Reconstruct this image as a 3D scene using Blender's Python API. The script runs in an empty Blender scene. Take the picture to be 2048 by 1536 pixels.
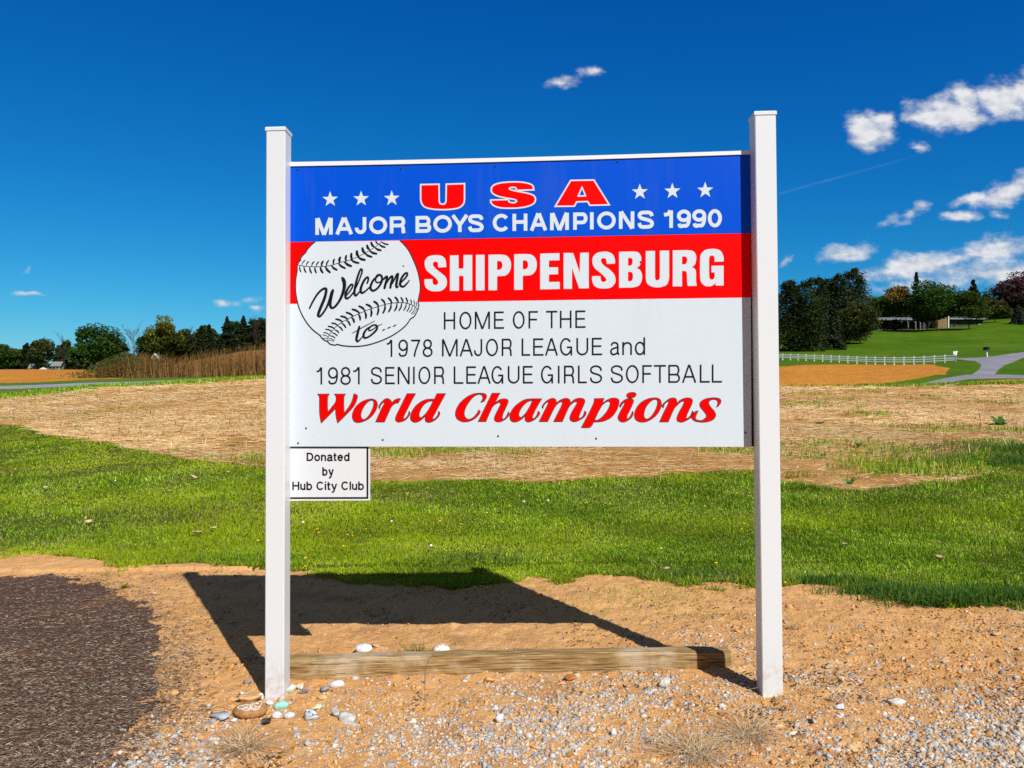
import bpy, math, random
import numpy as np
from mathutils import Vector, Matrix
from mathutils.geometry import tessellate_polygon

random.seed(7)
RNG = np.random.default_rng(7)
SC = bpy.context.scene
COL = SC.collection
R_ = math.radians

# ------------------------------------------------------------------ camera
CAM_H = 1.34
FPX = 1560.0                      # focal length in photo pixels (2048 wide)
PITCH = 0.0109
ROLL = 0.010
CAM = np.array([0.0, 0.0, CAM_H])
_f = np.array([0, math.cos(PITCH), math.sin(PITCH)])
_u0 = np.array([0, -math.sin(PITCH), math.cos(PITCH)])
_r0 = np.array([1.0, 0, 0])
C_R = _r0 * math.cos(ROLL) - _u0 * math.sin(ROLL)
C_U = _u0 * math.cos(ROLL) + _r0 * math.sin(ROLL)
C_F = _f
cd = bpy.data.cameras.new("camera")
cd.sensor_width = 36.0
cd.lens = 36.0 * FPX / 2048.0
cd.clip_start = 0.05
cd.clip_end = 4000
cam = bpy.data.objects.new("camera", cd)
COL.objects.link(cam)
m = Matrix((( C_R[0], C_U[0], -C_F[0], 0), (C_R[1], C_U[1], -C_F[1], 0), (C_R[2], C_U[2], -C_F[2], CAM_H), (0, 0, 0, 1)))
cam.matrix_world = m
SC.camera = cam

# ------------------------------------------------------------------ light
SUN_EL = R_(42.5)
SUN_DIR = Vector((1.38, -2.35, 0)).normalized() * math.cos(SUN_EL) + Vector((0, 0, math.sin(SUN_EL)))
sd = bpy.data.lights.new("sun", 'SUN')
sd.energy = 5.0
sd.angle = R_(0.5)
sd.color = (1.0, 0.99, 0.965)
sun = bpy.data.objects.new("sun", sd)
COL.objects.link(sun)
sun.rotation_euler = (-SUN_DIR).to_track_quat('-Z', 'Y').to_euler()
SC.view_settings.view_transform = 'Standard'
SC.view_settings.look = 'None'
SC.view_settings.exposure = 0.0
SC.view_settings.gamma = 1.0
SC.cycles.max_bounces = 5
SC.cycles.use_denoising = False
SC.cycles.use_adaptive_sampling = False

W = bpy.data.worlds.new("World")
SC.world = W
W.use_nodes = True

def pdir(px, py):
    d = C_F + C_R * ((px - 1024) / FPX) - C_U * ((py - 768) / FPX)
    return d / np.linalg.norm(d)

class NT:
    """tiny helper to write shader node graphs"""
    def __init__(self, nt):
        self.t = nt
        nt.nodes.clear()
    def n(self, typ, **kw):
        x = self.t.nodes.new(typ)
        for k, v in kw.items():
            setattr(x, k, v)
        return x
    def l(self, a, b):
        self.t.links.new(a, b)
    def m(self, op, a, b=None, c=None, clamp=False):
        x = self.n('ShaderNodeMath', operation=op, use_clamp=clamp)
        for i, v in enumerate((a, b, c)):
            if v is None: continue
            if isinstance(v, (int, float)): x.inputs[i].default_value = v
            else: self.l(v, x.inputs[i])
        return x.outputs[0]
    def noise(self, vec, scale, detail=4, rough=0.55, lac=2.0):
        x = self.n('ShaderNodeTexNoise')
        x.inputs['Scale'].default_value = scale
        x.inputs['Detail'].default_value = detail
        x.inputs['Roughness'].default_value = rough
        x.inputs['Lacunarity'].default_value = lac
        if vec is not None: self.l(vec, x.inputs['Vector'])
        return x.outputs['Fac']
    def ramp(self, fac, stops):
        x = self.n('ShaderNodeValToRGB')
        cr = x.color_ramp
        while len(cr.elements) < len(stops): cr.elements.new(0.5)
        for e, (p, c) in zip(cr.elements, stops):
            e.position = p
            e.color = (*c, 1) if len(c) == 3 else c
        self.l(fac, x.inputs[0])
        return x.outputs[0]
    def mix(self, fac, a, b, mode='MIX'):
        x = self.n('ShaderNodeMix', data_type='RGBA', blend_type=mode)
        if isinstance(fac, (int, float)): x.inputs[0].default_value = fac
        else: self.l(fac, x.inputs[0])
        for i, v in ((6, a), (7, b)):
            if isinstance(v, tuple): x.inputs[i].default_value = (*v, 1)
            else: self.l(v, x.inputs[i])
        return x.outputs[2]
    def smooth(self, v, lo, hi):
        x = self.n('ShaderNodeMapRange', interpolation_type='SMOOTHSTEP')
        self.l(v, x.inputs[0])
        x.inputs[1].default_value = lo
        x.inputs[2].default_value = hi
        return x.outputs[0]

def build_world():
    g = NT(W.node_tree)
    out = g.n('ShaderNodeOutputWorld')
    sky = g.n('ShaderNodeTexSky', sky_type='NISHITA')
    sky.sun_disc = False
    sky.sun_elevation = SUN_EL
    sky.sun_rotation = math.atan2(SUN_DIR.x, SUN_DIR.y)
    sky.altitude = 200
    sky.air_density = 1.0
    sky.dust_density = 0.35
    sky.ozone_density = 1.6
    # grade the sky colour channel by channel (deep polarised blue)
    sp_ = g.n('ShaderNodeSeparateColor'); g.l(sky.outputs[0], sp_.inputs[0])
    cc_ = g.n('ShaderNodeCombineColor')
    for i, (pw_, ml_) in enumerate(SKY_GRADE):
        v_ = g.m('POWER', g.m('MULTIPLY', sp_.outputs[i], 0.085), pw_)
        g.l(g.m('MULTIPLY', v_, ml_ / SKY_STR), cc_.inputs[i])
    tc = g.n('ShaderNodeTexCoord')
    sx = g.n('ShaderNodeSeparateXYZ')
    g.l(tc.outputs['Generated'], sx.inputs[0])
    X, Y, Z = sx.outputs
    Yc = g.m('MAXIMUM', Y, 0.05)
    u = g.m('DIVIDE', X, Yc); v = g.m('DIVIDE', Z, Yc)
    cb = g.n('ShaderNodeCombineXYZ')
    g.l(u, cb.inputs[0]); g.l(v, cb.inputs[1])
    P = cb.outputs[0]
    wn = g.n('ShaderNodeTexNoise'); wn.inputs['Scale'].default_value = 17; wn.inputs['Detail'].default_value = 4
    g.l(P, wn.inputs['Vector'])
    ws = g.n('ShaderNodeSeparateColor'); g.l(wn.outputs['Color'], ws.inputs[0])
    u0, v0 = u, v
    u = g.m('ADD', u, g.m('MULTIPLY', g.m('SUBTRACT', ws.outputs[0], .5), .055))
    v = g.m('ADD', v, g.m('MULTIPLY', g.m('SUBTRACT', ws.outputs[1], .5), .035))
    mp = g.n('ShaderNodeMapping'); mp.inputs['Scale'].default_value = (1, 1.7, 1)
    g.l(P, mp.inputs[0])
    n1 = g.noise(mp.outputs[0], 26, 7, 0.6)
    n2 = g.noise(mp.outputs[0], 60, 5, 0.6)
    clouds = [  # px, py, rx, ry, tilt, strength
        (1116, 166, 36, 12, .25, .85), (1178, 144, 28, 12, -.1, .8),
        (1738, 262, 56, 32, -.05, 1.25), (1758, 240, 28, 20, 0, 1.1), (1895, 228, 88, 36, -.12, 1.3), (1935, 200, 44, 34, -.1, 1.3), (2012, 200, 62, 42, -.1, 1.3), (1842, 238, 44, 18, -.1, .9), (2060, 180, 50, 40, 0, 1.2),
        (1842, 291, 30, 10, .05, .95), (1940, 395, 40, 14, .3, .9), (2010, 384, 78, 26, .2, 1.2), (1922, 433, 42, 11, -.08, .95), (1998, 427, 26, 10, -.05, .8),
        (1830, 434, 26, 13, .5, .55), (1782, 448, 22, 11, .3, .5),
        (1697, 506, 60, 18, .12, 1.0), (1826, 530, 110, 26, .2, 1.1), (1985, 502, 90, 28, .15, 1.0),
        (1935, 545, 200, 34, .05, .75), (1790, 575, 90, 22, .1, .6), (2060, 540, 120, 30, .1, .8),
        (56, 589, 40, 6, 0, .75), (452, 610, 32, 9, .08, .85), (492, 603, 22, 6, .2, .4), (516, 617, 18, 6, .1, .6), (45, 536, 12, 6, .5, .4), (1565, 523, 12, 9, .8, .5),
        (2300, 330, 200, 60, .15, 1.2), (-300, 420, 140, 30, .1, 1.0), (2500, 480, 240, 50, .1, 1.2), (-500, 560, 120, 16, 0, .9),
    ]
    best = None
    for (px, py, rx, ry, tl, st) in clouds:
        d = pdir(px, py)
        cu, cv = d[0] / d[1], d[2] / d[1]
        rx, ry = rx / FPX * 1.0, ry / FPX * 1.05
        du = g.m('SUBTRACT', u, cu); dv = g.m('SUBTRACT', v, cv)
        dv2 = g.m('SUBTRACT', dv, g.m('MULTIPLY', du, tl))
        a = g.m('POWER', g.m('ABSOLUTE', g.m('DIVIDE', du, rx)), 2.0)
        dn = g.m('DIVIDE', dv2, ry)
        b = g.m('POWER', g.m('ABSOLUTE', dn), 2.0)
        e = g.m('SUBTRACT', 1.0, g.m('SQRT', g.m('ADD', a, b)))
        e = g.m('MULTIPLY', g.m('ADD', e, 0.12), st)
        e = g.m('MAXIMUM', e, -0.6)
        best = e if best is None else g.m('MAXIMUM', best, e)
    fld = g.m('ADD', best, g.m('MULTIPLY', g.m('SUBTRACT', n1, 0.5), 1.9))
    fld = g.m('ADD', fld, g.m('MULTIPLY', g.m('SUBTRACT', n2, 0.5), 0.6))
    mask = g.smooth(fld, -0.06, 1.0)
    mask = g.m('MULTIPLY', mask, g.m('GREATER_THAN', Y, 0.1))
    # the contrail
    d0, d1 = pdir(1560, 387), pdir(1810, 318)
    a0 = (d0[0] / d0[1], d0[2] / d0[1]); a1 = (d1[0] / d1[1], d1[2] / d1[1])
    sl = (a1[1] - a0[1]) / (a1[0] - a0[0])
    t = g.m('SUBTRACT', g.m('SUBTRACT', v0, a0[1]), g.m('MULTIPLY', g.m('SUBTRACT', u0, a0[0]), sl))
    tr = g.m('SUBTRACT', 1.0, g.m('DIVIDE', g.m('ABSOLUTE', t), 0.0024), clamp=True)
    tr = g.m('MULTIPLY', tr, g.m('MULTIPLY', g.smooth(u, a0[0] - .06, a0[0] + .02), g.m('SUBTRACT', 1.0, g.smooth(u, a1[0] - .08, a1[0] + .05))))
    tr = g.m('MULTIPLY', tr, g.m('MULTIPLY', g.m('ADD', n1, .1), 0.09))
    mask = g.m('MAXIMUM', mask, g.m('MULTIPLY', tr, g.m('GREATER_THAN', Y, 0.1)))
    # unseen sky overhead and behind the camera, dimmed to darken the shadow fill
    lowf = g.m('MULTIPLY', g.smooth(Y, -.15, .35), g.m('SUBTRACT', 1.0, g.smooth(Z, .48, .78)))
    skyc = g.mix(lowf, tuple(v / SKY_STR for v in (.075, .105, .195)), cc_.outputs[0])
    # billow brightness: denser parts whiter, thin parts greyer, plus a painted lit-from-above relief
    mo = g.n('ShaderNodeVectorMath', operation='ADD'); mo.inputs[1].default_value = (.005, .010, 0); g.l(mp.outputs[0], mo.inputs[0])
    n4 = g.noise(mo.outputs[0], 26, 7, 0.6)
    n3 = g.m('ADD', g.noise(mp.outputs[0], 34, 5, 0.5), g.m('MULTIPLY', g.m('SUBTRACT', n1, n4), .9))
    br = g.m('ADD', g.m('MULTIPLY', n3, 0.75), g.m('MULTIPLY', g.smooth(fld, .1, 1.4), 0.18))
    ccol = g.ramp(br, [(0.22, (5.0, 5.9, 7.4)), (0.40, (7.6, 7.9, 8.6)), (0.58, (9.8, 9.8, 10.0))])
    allc = g.mix(g.m('MULTIPLY', mask, 0.97), skyc, ccol)
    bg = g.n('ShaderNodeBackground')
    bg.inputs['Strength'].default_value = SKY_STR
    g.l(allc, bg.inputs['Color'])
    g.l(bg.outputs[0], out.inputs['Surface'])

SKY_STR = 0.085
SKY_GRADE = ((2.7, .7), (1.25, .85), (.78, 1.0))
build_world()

# ------------------------------------------------------------------ helpers
def px_of(p):
    d = np.asarray(p, float) - CAM
    z = d @ C_F
    return 1024 + FPX * (d @ C_R) / z, 768 - FPX * (d @ C_U) / z

MATS = {}
def mat(name, base=(.5, .5, .5), rough=.7, spec=.3, vcol=False, build=None, bump=None, trans=None):
    if name in MATS: return MATS[name]
    M = bpy.data.materials.new(name)
    M.use_nodes = True
    g = NT(M.node_tree)
    out = g.n('ShaderNodeOutputMaterial')
    bs = g.n('ShaderNodeBsdfPrincipled')
    bs.inputs['Base Color'].default_value = (*base, 1)
    bs.inputs['Roughness'].default_value = rough
    bs.inputs['Specular IOR Level'].default_value = spec
    surf = bs.outputs[0]
    if vcol:
        at = g.n('ShaderNodeVertexColor', layer_name='tint')
        g.l(at.outputs[0], bs.inputs['Base Color'])
        if trans:
            tb = g.n('ShaderNodeBsdfTranslucent')
            hs = g.n('ShaderNodeHueSaturation'); hs.inputs['Value'].default_value = 1.0
            g.l(at.outputs[0], hs.inputs['Color']); g.l(hs.outputs[0], tb.inputs[0])
            mx = g.n('ShaderNodeMixShader'); mx.inputs[0].default_value = trans
            g.l(surf, mx.inputs[1]); g.l(tb.outputs[0], mx.inputs[2])
            surf = mx.outputs[0]
    if build:
        build(g, bs)
    g.l(surf, out.inputs['Surface'])
    MATS[name] = M
    return M

def coords(g, kind='Object'):
    return g.n('ShaderNodeTexCoord').outputs[kind]

def bump(g, bs, h, strength=.5, dist=.01):
    b = g.n('ShaderNodeBump')
    b.inputs['Strength'].default_value = strength
    b.inputs['Distance'].default_value = dist
    g.l(h, b.inputs['Height'])
    g.l(b.outputs[0], bs.inputs['Normal'])

def link(name, me, parent=None, mt=None):
    o = bpy.data.objects.new(name, me)
    COL.objects.link(o)
    if parent is not None: o.parent = parent
    if mt is not None and me is not None: me.materials.append(mt)
    return o

def mesh_np(name, V, F, mt=None, parent=None, colors=None, smooth=False):
    """V (n,3); F (m,k) index array of one face size"""
    V = np.asarray(V, np.float32); F = np.asarray(F, np.int32)
    me = bpy.data.meshes.new(name)
    k = F.shape[1]
    me.vertices.add(len(V)); me.vertices.foreach_set('co', V.ravel())
    me.loops.add(F.size); me.loops.foreach_set('vertex_index', F.ravel())
    me.polygons.add(len(F))
    me.polygons.foreach_set('loop_start', np.arange(0, F.size, k, dtype=np.int32))
    me.polygons.foreach_set('loop_total', np.full(len(F), k, np.int32))
    if smooth: me.polygons.foreach_set('use_smooth', np.ones(len(F), bool))
    if colors is not None:
        ca = me.color_attributes.new('tint', 'FLOAT_COLOR', 'POINT')
        c4 = np.ones((len(V), 4), np.float32); c4[:, :3] = colors
        ca.data.foreach_set('color', c4.ravel())
    me.update(calc_edges=True)
    return link(name, me, parent, mt)

def mesh_py(name, V, F, mt=None, parent=None, smooth=False):
    me = bpy.data.meshes.new(name)
    me.from_pydata([tuple(map(float, v)) for v in V], [], [tuple(f) for f in F])
    if smooth:
        for p in me.polygons: p.use_smooth = True
    me.update()
    return link(name, me, parent, mt)

def tag(o, label=None, cat=None, group=None, kind=None):
    if label: o['label'] = label
    if cat: o['category'] = cat
    if group: o['group'] = group
    if kind: o['kind'] = kind
    return o

def empty(name, loc=(0, 0, 0), rz=0.0, **kw):
    o = bpy.data.objects.new(name, None)
    COL.objects.link(o)
    o.location = loc; o.rotation_euler = (0, 0, rz)
    o.empty_display_size = .1
    return tag(o, **kw)

class MB:
    def __init__(self): self.V = []; self.F = []
    def add(self, V, F):
        b = len(self.V); self.V += [tuple(v) for v in V]; self.F += [tuple(i + b for i in f) for f in F]
    def box(self, x0, x1, y0, y1, z0, z1):
        self.add([(x0, y0, z0), (x1, y0, z0), (x1, y1, z0), (x0, y1, z0), (x0, y0, z1), (x1, y0, z1), (x1, y1, z1), (x0, y1, z1)],
                 [(0, 3, 2, 1), (4, 5, 6, 7), (0, 1, 5, 4), (1, 2, 6, 5), (2, 3, 7, 6), (3, 0, 4, 7)])
    def hexa(self, P):
        self.add(P, [(0, 3, 2, 1), (4, 5, 6, 7), (0, 1, 5, 4), (1, 2, 6, 5), (2, 3, 7, 6), (3, 0, 4, 7)])
    def tube(self, pts, rad, n=7, cap=True):
        pts = [Vector(p) for p in pts]
        if not isinstance(rad, (list, tuple)): rad = [rad] * len(pts)
        base = len(self.V)
        for i, p in enumerate(pts):
            d = (pts[min(i + 1, len(pts) - 1)] - pts[max(i - 1, 0)]).normalized()
            a = d.cross(Vector((0, 0, 1)))
            if a.length < 1e-3: a = d.cross(Vector((1, 0, 0)))
            a.normalize(); b = d.cross(a)
            for k in range(n):
                t = 2 * math.pi * k / n
                self.V.append(tuple(p + (a * math.cos(t) + b * math.sin(t)) * rad[i]))
        for i in range(len(pts) - 1):
            for k in range(n):
                k2 = (k + 1) % n
                self.F.append((base + i * n + k, base + i * n + k2, base + (i + 1) * n + k2, base + (i + 1) * n + k))
        if cap:
            self.F.append(tuple(base + k for k in range(n)))
            self.F.append(tuple(base + (len(pts) - 1) * n + k for k in reversed(range(n))))
    def build(self, name, mt, parent=None, smooth=False):
        return mesh_py(name, self.V, self.F, mt, parent, smooth)

def vnoise(x, y, seed=0):
    """smooth value noise on arrays, roughly -1..1"""
    xi = np.floor(x).astype(np.int64); yi = np.floor(y).astype(np.int64)
    fx = x - xi; fy = y - yi
    fx = fx * fx * (3 - 2 * fx); fy = fy * fy * (3 - 2 * fy)
    def h(a, b):
        n = (a * 374761393 + b * 668265263 + seed * 1274126177) & 0x7fffffff
        n = ((n ^ (n >> 13)) * 1274126177) & 0x7fffffff
        return ((n ^ (n >> 16)) & 0xffff) / 32767.5 - 1
    return (h(xi, yi) * (1 - fx) + h(xi + 1, yi) * fx) * (1 - fy) + (h(xi, yi + 1) * (1 - fx) + h(xi + 1, yi + 1) * fx) * fy

def fbm(x, y, seed=0, o=4):
    s = 0; a = 1; t = 0
    for i in range(o):
        s = s + a * vnoise(x * 2 ** i, y * 2 ** i, seed + i * 17); t += a; a *= .5
    return s / t

# ------------------------------------------------------------------ terrain
# columns of the landscape: image column -> (depth, image row of the ground there)
PROF = [
    (-900, [(30, 815), (36, 792), (48, 780), (110, 752), (250, 752), (600, 760)]),
    (0, [(30, 801), (34, 789), (37.5, 778), (41, 771.5), (48, 765), (110, 741), (140, 742.5), (250, 747), (600, 752)]),
    (250, [(32, 776), (38, 768.5), (42, 763), (48, 757.5), (60, 755), (120, 742), (250, 742), (600, 750)]),
    (530, [(38, 757.5), (42, 755), (55, 752), (70, 744), (130, 703), (250, 702), (600, 715)]),
    (1024, [(36, 765), (45, 758), (100, 728), (200, 690), (300, 690), (600, 710)]),
    (1560, [(34, 777), (37, 775), (45, 772), (90, 729.5), (96, 725), (102, 718), (150, 694), (200, 660), (260, 652), (600, 690)]),
    (1800, [(34, 776), (37, 773.5), (45, 769), (95, 728), (100, 723), (106, 715), (150, 690), (190, 661), (215, 652), (600, 680)]),
    (2048, [(34, 772), (38, 766), (45, 757), (60, 749), (100, 712), (150, 680), (200, 643), (230, 636), (600, 665)]),
    (2900, [(34, 770), (38, 762), (60, 745), (100, 705), (200, 630), (600, 650)]),
]
YS = np.concatenate([[0, 6, 6.01], np.geomspace(7, 1200, 260)])
def _cols():
    us, T = [], []
    for px, lst in PROF:
        ys, zs = [0, 6.0], [0, 0.0]
        for (y, py) in lst:
            d = pdir(px, py)
            zs.append(CAM_H + d[2] / d[1] * y); ys.append(y)
        ys.append(1400); zs.append(zs[-1] - 10)
        d = pdir(px, 770)
        us.append(d[0] / d[1]); T.append(np.interp(YS, ys, zs))
    T = np.array(T)
    k = np.array([1, 2, 3, 2, 1.]) / 9
    S = np.array([np.convolve(np.pad(r, 2, 'edge'), k, 'valid') for r in T])
    return np.array(us), S
US, TZ = _cols()

def zt(x, y):
    """terrain height"""
    x = np.asarray(x, float); y = np.asarray(y, float)
    yy = np.clip(y, 0.5, 1200)
    u = np.clip(x / yy, US[0], US[-1])
    j = np.clip(np.searchsorted(US, u, 'right') - 1, 0, len(US) - 2)
    fu = (u - US[j]) / (US[j + 1] - US[j])
    fu = fu * fu * (3 - 2 * fu)
    i = np.clip(np.searchsorted(YS, yy, 'right') - 1, 0, len(YS) - 2)
    fy = (yy - YS[i]) / (YS[i + 1] - YS[i])
    a = TZ[j, i] * (1 - fy) + TZ[j, i + 1] * fy
    b = TZ[j + 1, i] * (1 - fy) + TZ[j + 1, i + 1] * fy
    z = a * (1 - fu) + b * fu
    return np.where(y < 6, 0.0, z)

_marchY = np.geomspace(1.5, 700, 1600)
def gpt(px, py, ymin=0.0):
    """where the sight line through an image point meets the ground"""
    d = pdir(px, py)
    s = d / d[1]
    Y = _marchY[_marchY > ymin]
    h = CAM_H + s[2] * Y - zt(s[0] * Y, Y)
    k = np.where(h <= 0)[0]
    if len(k) == 0:
        i = int(np.argmin(h / Y)); y = Y[i]
    else:
        i = k[0]
        if i == 0: y = Y[0]
        else:
            a, b = h[i - 1], h[i]; y = Y[i - 1] + (Y[i] - Y[i - 1]) * a / (a - b)
    return np.array([s[0] * y, y, float(zt(s[0] * y, y))])

def gxy(px, y):
    d = pdir(px, 770)
    x = d[0] / d[1] * y
    return np.array([x, y, float(zt(x, y))])

def inpoly(X, Y, P):
    P = np.asarray(P, float); r = np.zeros(X.shape, bool)
    n = len(P); j = n - 1
    for i in range(n):
        xi, yi = P[i, :2]; xj, yj = P[j, :2]
        c = ((yi > Y) != (yj > Y)) & (X < (xj - xi) * (Y - yi) / ((yj - yi) or 1e-12) + xi)
        r ^= c; j = i
    return r

# region borders: functions of the sight angle a = x/y  -> depth
def border(pts, ymin=0.0):
    P = [gpt(px, py, ymin) for px, py in pts]
    u = np.array([p[0] / p[1] for p in P]); y = np.array([p[1] for p in P])
    return lambda uu: np.interp(uu, u, y)
lawn_front = border([(-700, 1085), (0, 1108), (150, 1113), (240, 1126), (400, 1124), (530, 1130), (640, 1142), (700, 1150), (800, 1158), (900, 1170), (1000, 1165), (1060, 1140), (1120, 1152), (1180, 1146),
                     (1250, 1150), (1400, 1163), (1510, 1174), (1560, 1176), (1620, 1160), (1700, 1168), (1760, 1190), (1850, 1200), (1900, 1221), (1960, 1210), (2048, 1216), (2700, 1235)])
lawn_back = border([(-700, 845), (0, 848), (60, 852), (100, 870), (200, 890), (300, 905), (400, 925), (530, 940), (740, 955), (900, 955), (1000, 952), (1100, 965), (1200, 950),
                    (1400, 945), (1510, 945), (1600, 960), (1680, 975), (1800, 975), (1900, 965), (1960, 940), (1990, 905), (2048, 890), (2700, 880)])
def bd(pts):
    P = [(pdir(px, 770)[0] / pdir(px, 770)[1], y) for px, y in pts]
    u, y = zip(*P)
    return lambda uu: np.interp(uu, u, y)
straw_end = bd([(-900, 29), (0, 30.5), (250, 33), (530, 38), (1024, 37), (1560, 38.5), (1700, 38), (1780, 36.5), (2048, 36.5), (2900, 36)])
MULCH = [gpt(*p) for p in [(-700, 1150), (0, 1155), (100, 1150), (190, 1163), (250, 1190), (300, 1230), (325, 1290), (312, 1350), (280, 1410), (225, 1470), (160, 1536), (100, 1720), (-900, 1720)]]
PLOW_R = [gpt(px, py, 38.0) for px, py in [(1380, 775), (1380, 731), (1560, 730), (1700, 729), (1800, 728.5), (1870, 731), (1898, 738), (1890, 746), (1830, 758), (1750, 769), (1700, 775), (1600, 776)]]
DRIVE = [gpt(px, py, 37.5) for px, py in [(1778, 775), (1860, 763), (1937, 748), (1958, 740), (1964, 731), (1950, 722.5), (1915, 720), (1890, 720.5), (1893, 718), (1940, 718), (1970, 716.5), (2000, 713.5), (2048, 706), (2130, 690), (2130, 704), (2048, 717), (2010, 731), (1986, 747),
         (2048, 750), (2300, 751), (2300, 758), (2048, 757), (1990, 757), (1940, 758), (1870, 768), (1800, 776.5)]]
DIRT_R = [gpt(px, py, 38.0) for px, py in [(1895, 768), (1960, 762), (2048, 758.5), (2400, 757), (2400, 763), (2048, 765), (1960, 768)]]

def regions(X, Y):
    """0 soil 1 mulch bed 2 lawn 3 stubble field 4 road 5 verge 6 ploughed field 7 driveway 8 hillside lawn 9 brown hill"""
    U = X / np.maximum(Y, .3)
    wob = 0.12 * fbm(X * 1.2, Y * 1.2, 3, 4) * np.clip(Y, 0, 12)
    wob2 = 0.35 * fbm(X * .5, Y * .9, 5, 4)
    reg = np.zeros(X.shape, np.int8)
    reg[inpoly(X + .20 * fbm(X * 2.2, Y * 2.2, 9, 5) + .08 * fbm(X * 14, Y * 14, 10, 3), Y + .16 * fbm(X * 2.5, Y * 2.5, 11, 5) + .08 * fbm(X * 14, Y * 14, 12, 3), MULCH)] = 1
    lf = lawn_front(U); lb = lawn_back(U); se = straw_end(U)
    reg[Y + wob * .35 > lf] = 2
    reg[Y + wob2 * 2.2 > lb] = 3
    reg[Y + wob2 > se] = 8
    left = U < pdir(640, 770)[0] / pdir(640, 770)[1]
    reg[left & (Y + wob2 > se)] = 5
    rd = (Y > bd([(-900, 37), (0, 37.6), (250, 37.8), (530, 43.5), (700, 48)])(U)) & (Y < bd([(-900, 41), (0, 41), (250, 41.6), (430, 44), (530, 45.5), (700, 50)])(U))
    reg[left & rd] = 4
    pl = (Y > bd([(-900, 46), (0, 46.5), (120, 47), (235, 50)])(U)) & (U < pdir(245, 770)[0] / pdir(245, 770)[1])
    reg[pl & (Y < 140)] = 6
    br = (Y > 64) & (Y < 170) & (U > pdir(285, 770)[0] / pdir(285, 770)[1]) & left
    reg[br] = 9
    reg[inpoly(X + wob2 * 2.5, Y + wob2 * 3, PLOW_R) & (Y > 38.5)] = 6
    reg[inpoly(X, Y, DIRT_R) & (Y > 38)] = 6
    reg[inpoly(X, Y, DRIVE) & (Y > 37.5)] = 7
    return reg

def relief(X, Y, reg):
    near = np.clip(1.4 - Y / 12, 0, 1)
    dz = near * (0.012 * fbm(X * 1.7, Y * 1.7, 21, 4) + 0.006 * fbm(X * 9, Y * 9, 31, 3))
    dz = dz + (reg == 0) * np.maximum(near, .1) * (0.011 * fbm(X * 14, Y * 14, 33, 3) + 0.006 * np.minimum(fbm(X * 30, Y * 22, 34, 3), .1))
    dz = dz + (reg == 1) * 0.015 * fbm(X * 12, Y * 12, 35, 3)
    dz = dz + (reg == 3) * 0.05 * fbm(X * 2.0, Y * 2.0, 41, 4)
    dz = dz + (reg == 6) * 0.07 * fbm(X * 1.5, Y * 1.5, 51, 4)
    dz = dz + (Y > 60) * 0.35 * fbm(X * .05, Y * .05, 61, 3)
    return dz

def build_ground():
    a = np.concatenate([np.linspace(-75, -42, 60)[:-1], np.linspace(-42, 42, 1000), np.linspace(42, 75, 60)[1:]])
    a = np.radians(a)
    r = np.concatenate([np.linspace(.6, 4.2, 24)[:-1], np.geomspace(4.2, 9.8, 420)[:-1], np.geomspace(9.8, 1150, 720)])
    A, Rr = np.meshgrid(a, r)
    X = Rr * np.sin(A); Y = -2.2 + Rr * np.cos(A)
    reg = regions(X, Y)
    Z = zt(X, Y) + relief(X, Y, reg)
    V = np.stack([X, Y, Z], -1).reshape(-1, 3)
    nr, na = X.shape
    idx = np.arange(nr * na).reshape(nr, na)
    F = np.stack([idx[:-1, :-1], idx[:-1, 1:], idx[1:, 1:], idx[1:, :-1]], -1).reshape(-1, 4)
    Xc = .25 * (X[:-1, :-1] + X[1:, :-1] + X[:-1, 1:] + X[1:, 1:]); Yc = .25 * (Y[:-1, :-1] + Y[1:, :-1] + Y[:-1, 1:] + Y[1:, 1:])
    rc = regions(Xc, Yc).reshape(-1)
    info = {0: ('soil', 'soil'), 1: ('mulch_bed', 'mulch'), 2: ('lawn', 'lawn'), 3: ('stubble_field', 'stubble'), 4: ('road', 'road'), 5: ('grass_verge', 'verge'),
            6: ('ploughed_field', 'plough'), 7: ('gravel_driveway', 'drive'), 8: ('hillside_lawn', 'hill'), 9: ('brown_hillside', 'brownhill')}
    for k, (nm, mn) in info.items():
        f = F[rc == k]
        if not len(f): continue
        used, inv = np.unique(f, return_inverse=True)
        o = mesh_np(nm, V[used], inv.reshape(-1, 4), GM[mn], smooth=True)
        tag(o, kind='structure')

def gz(X, Y):
    X = np.asarray(X, float); Y = np.asarray(Y, float)
    return zt(X, Y) + relief(X, Y, regions(X, Y))

def noise_mat(name, cols, scales, rough=.95, bumps=None, extra=None, spec=.06):
    def b(g, bs):
        P = coords(g)
        n = None
        for s, w in scales:
            v = g.m('MULTIPLY', g.noise(P, s, 5, .62), w)
            n = v if n is None else g.m('ADD', n, v)
        tw = sum(w for _, w in scales)
        n = g.m('DIVIDE', n, tw)
        c = g.ramp(n, cols)
        if extra: c = extra(g, P, c)
        g.l(c, bs.inputs['Base Color'])
        if bumps:
            h = None
            for s, w in bumps['n']:
                v = g.m('MULTIPLY', g.noise(P, s, 4, .6), w)
                h = v if h is None else g.m('ADD', h, v)
            bump(g, bs, h, bumps.get('s', .6), bumps.get('d', .02))
    return mat(name, rough=rough, spec=spec, build=b)

def patch(scale, lo, hi, col, amt=1.0):
    def f(g, P, c):
        return g.mix(g.m('MULTIPLY', g.smooth(g.noise(P, scale, 4, .6), lo, hi), amt), c, col)
    return f
def chain(*fs):
    def f(g, P, c):
        for q in fs: c = q(g, P, c)
        return c
    return f

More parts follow.
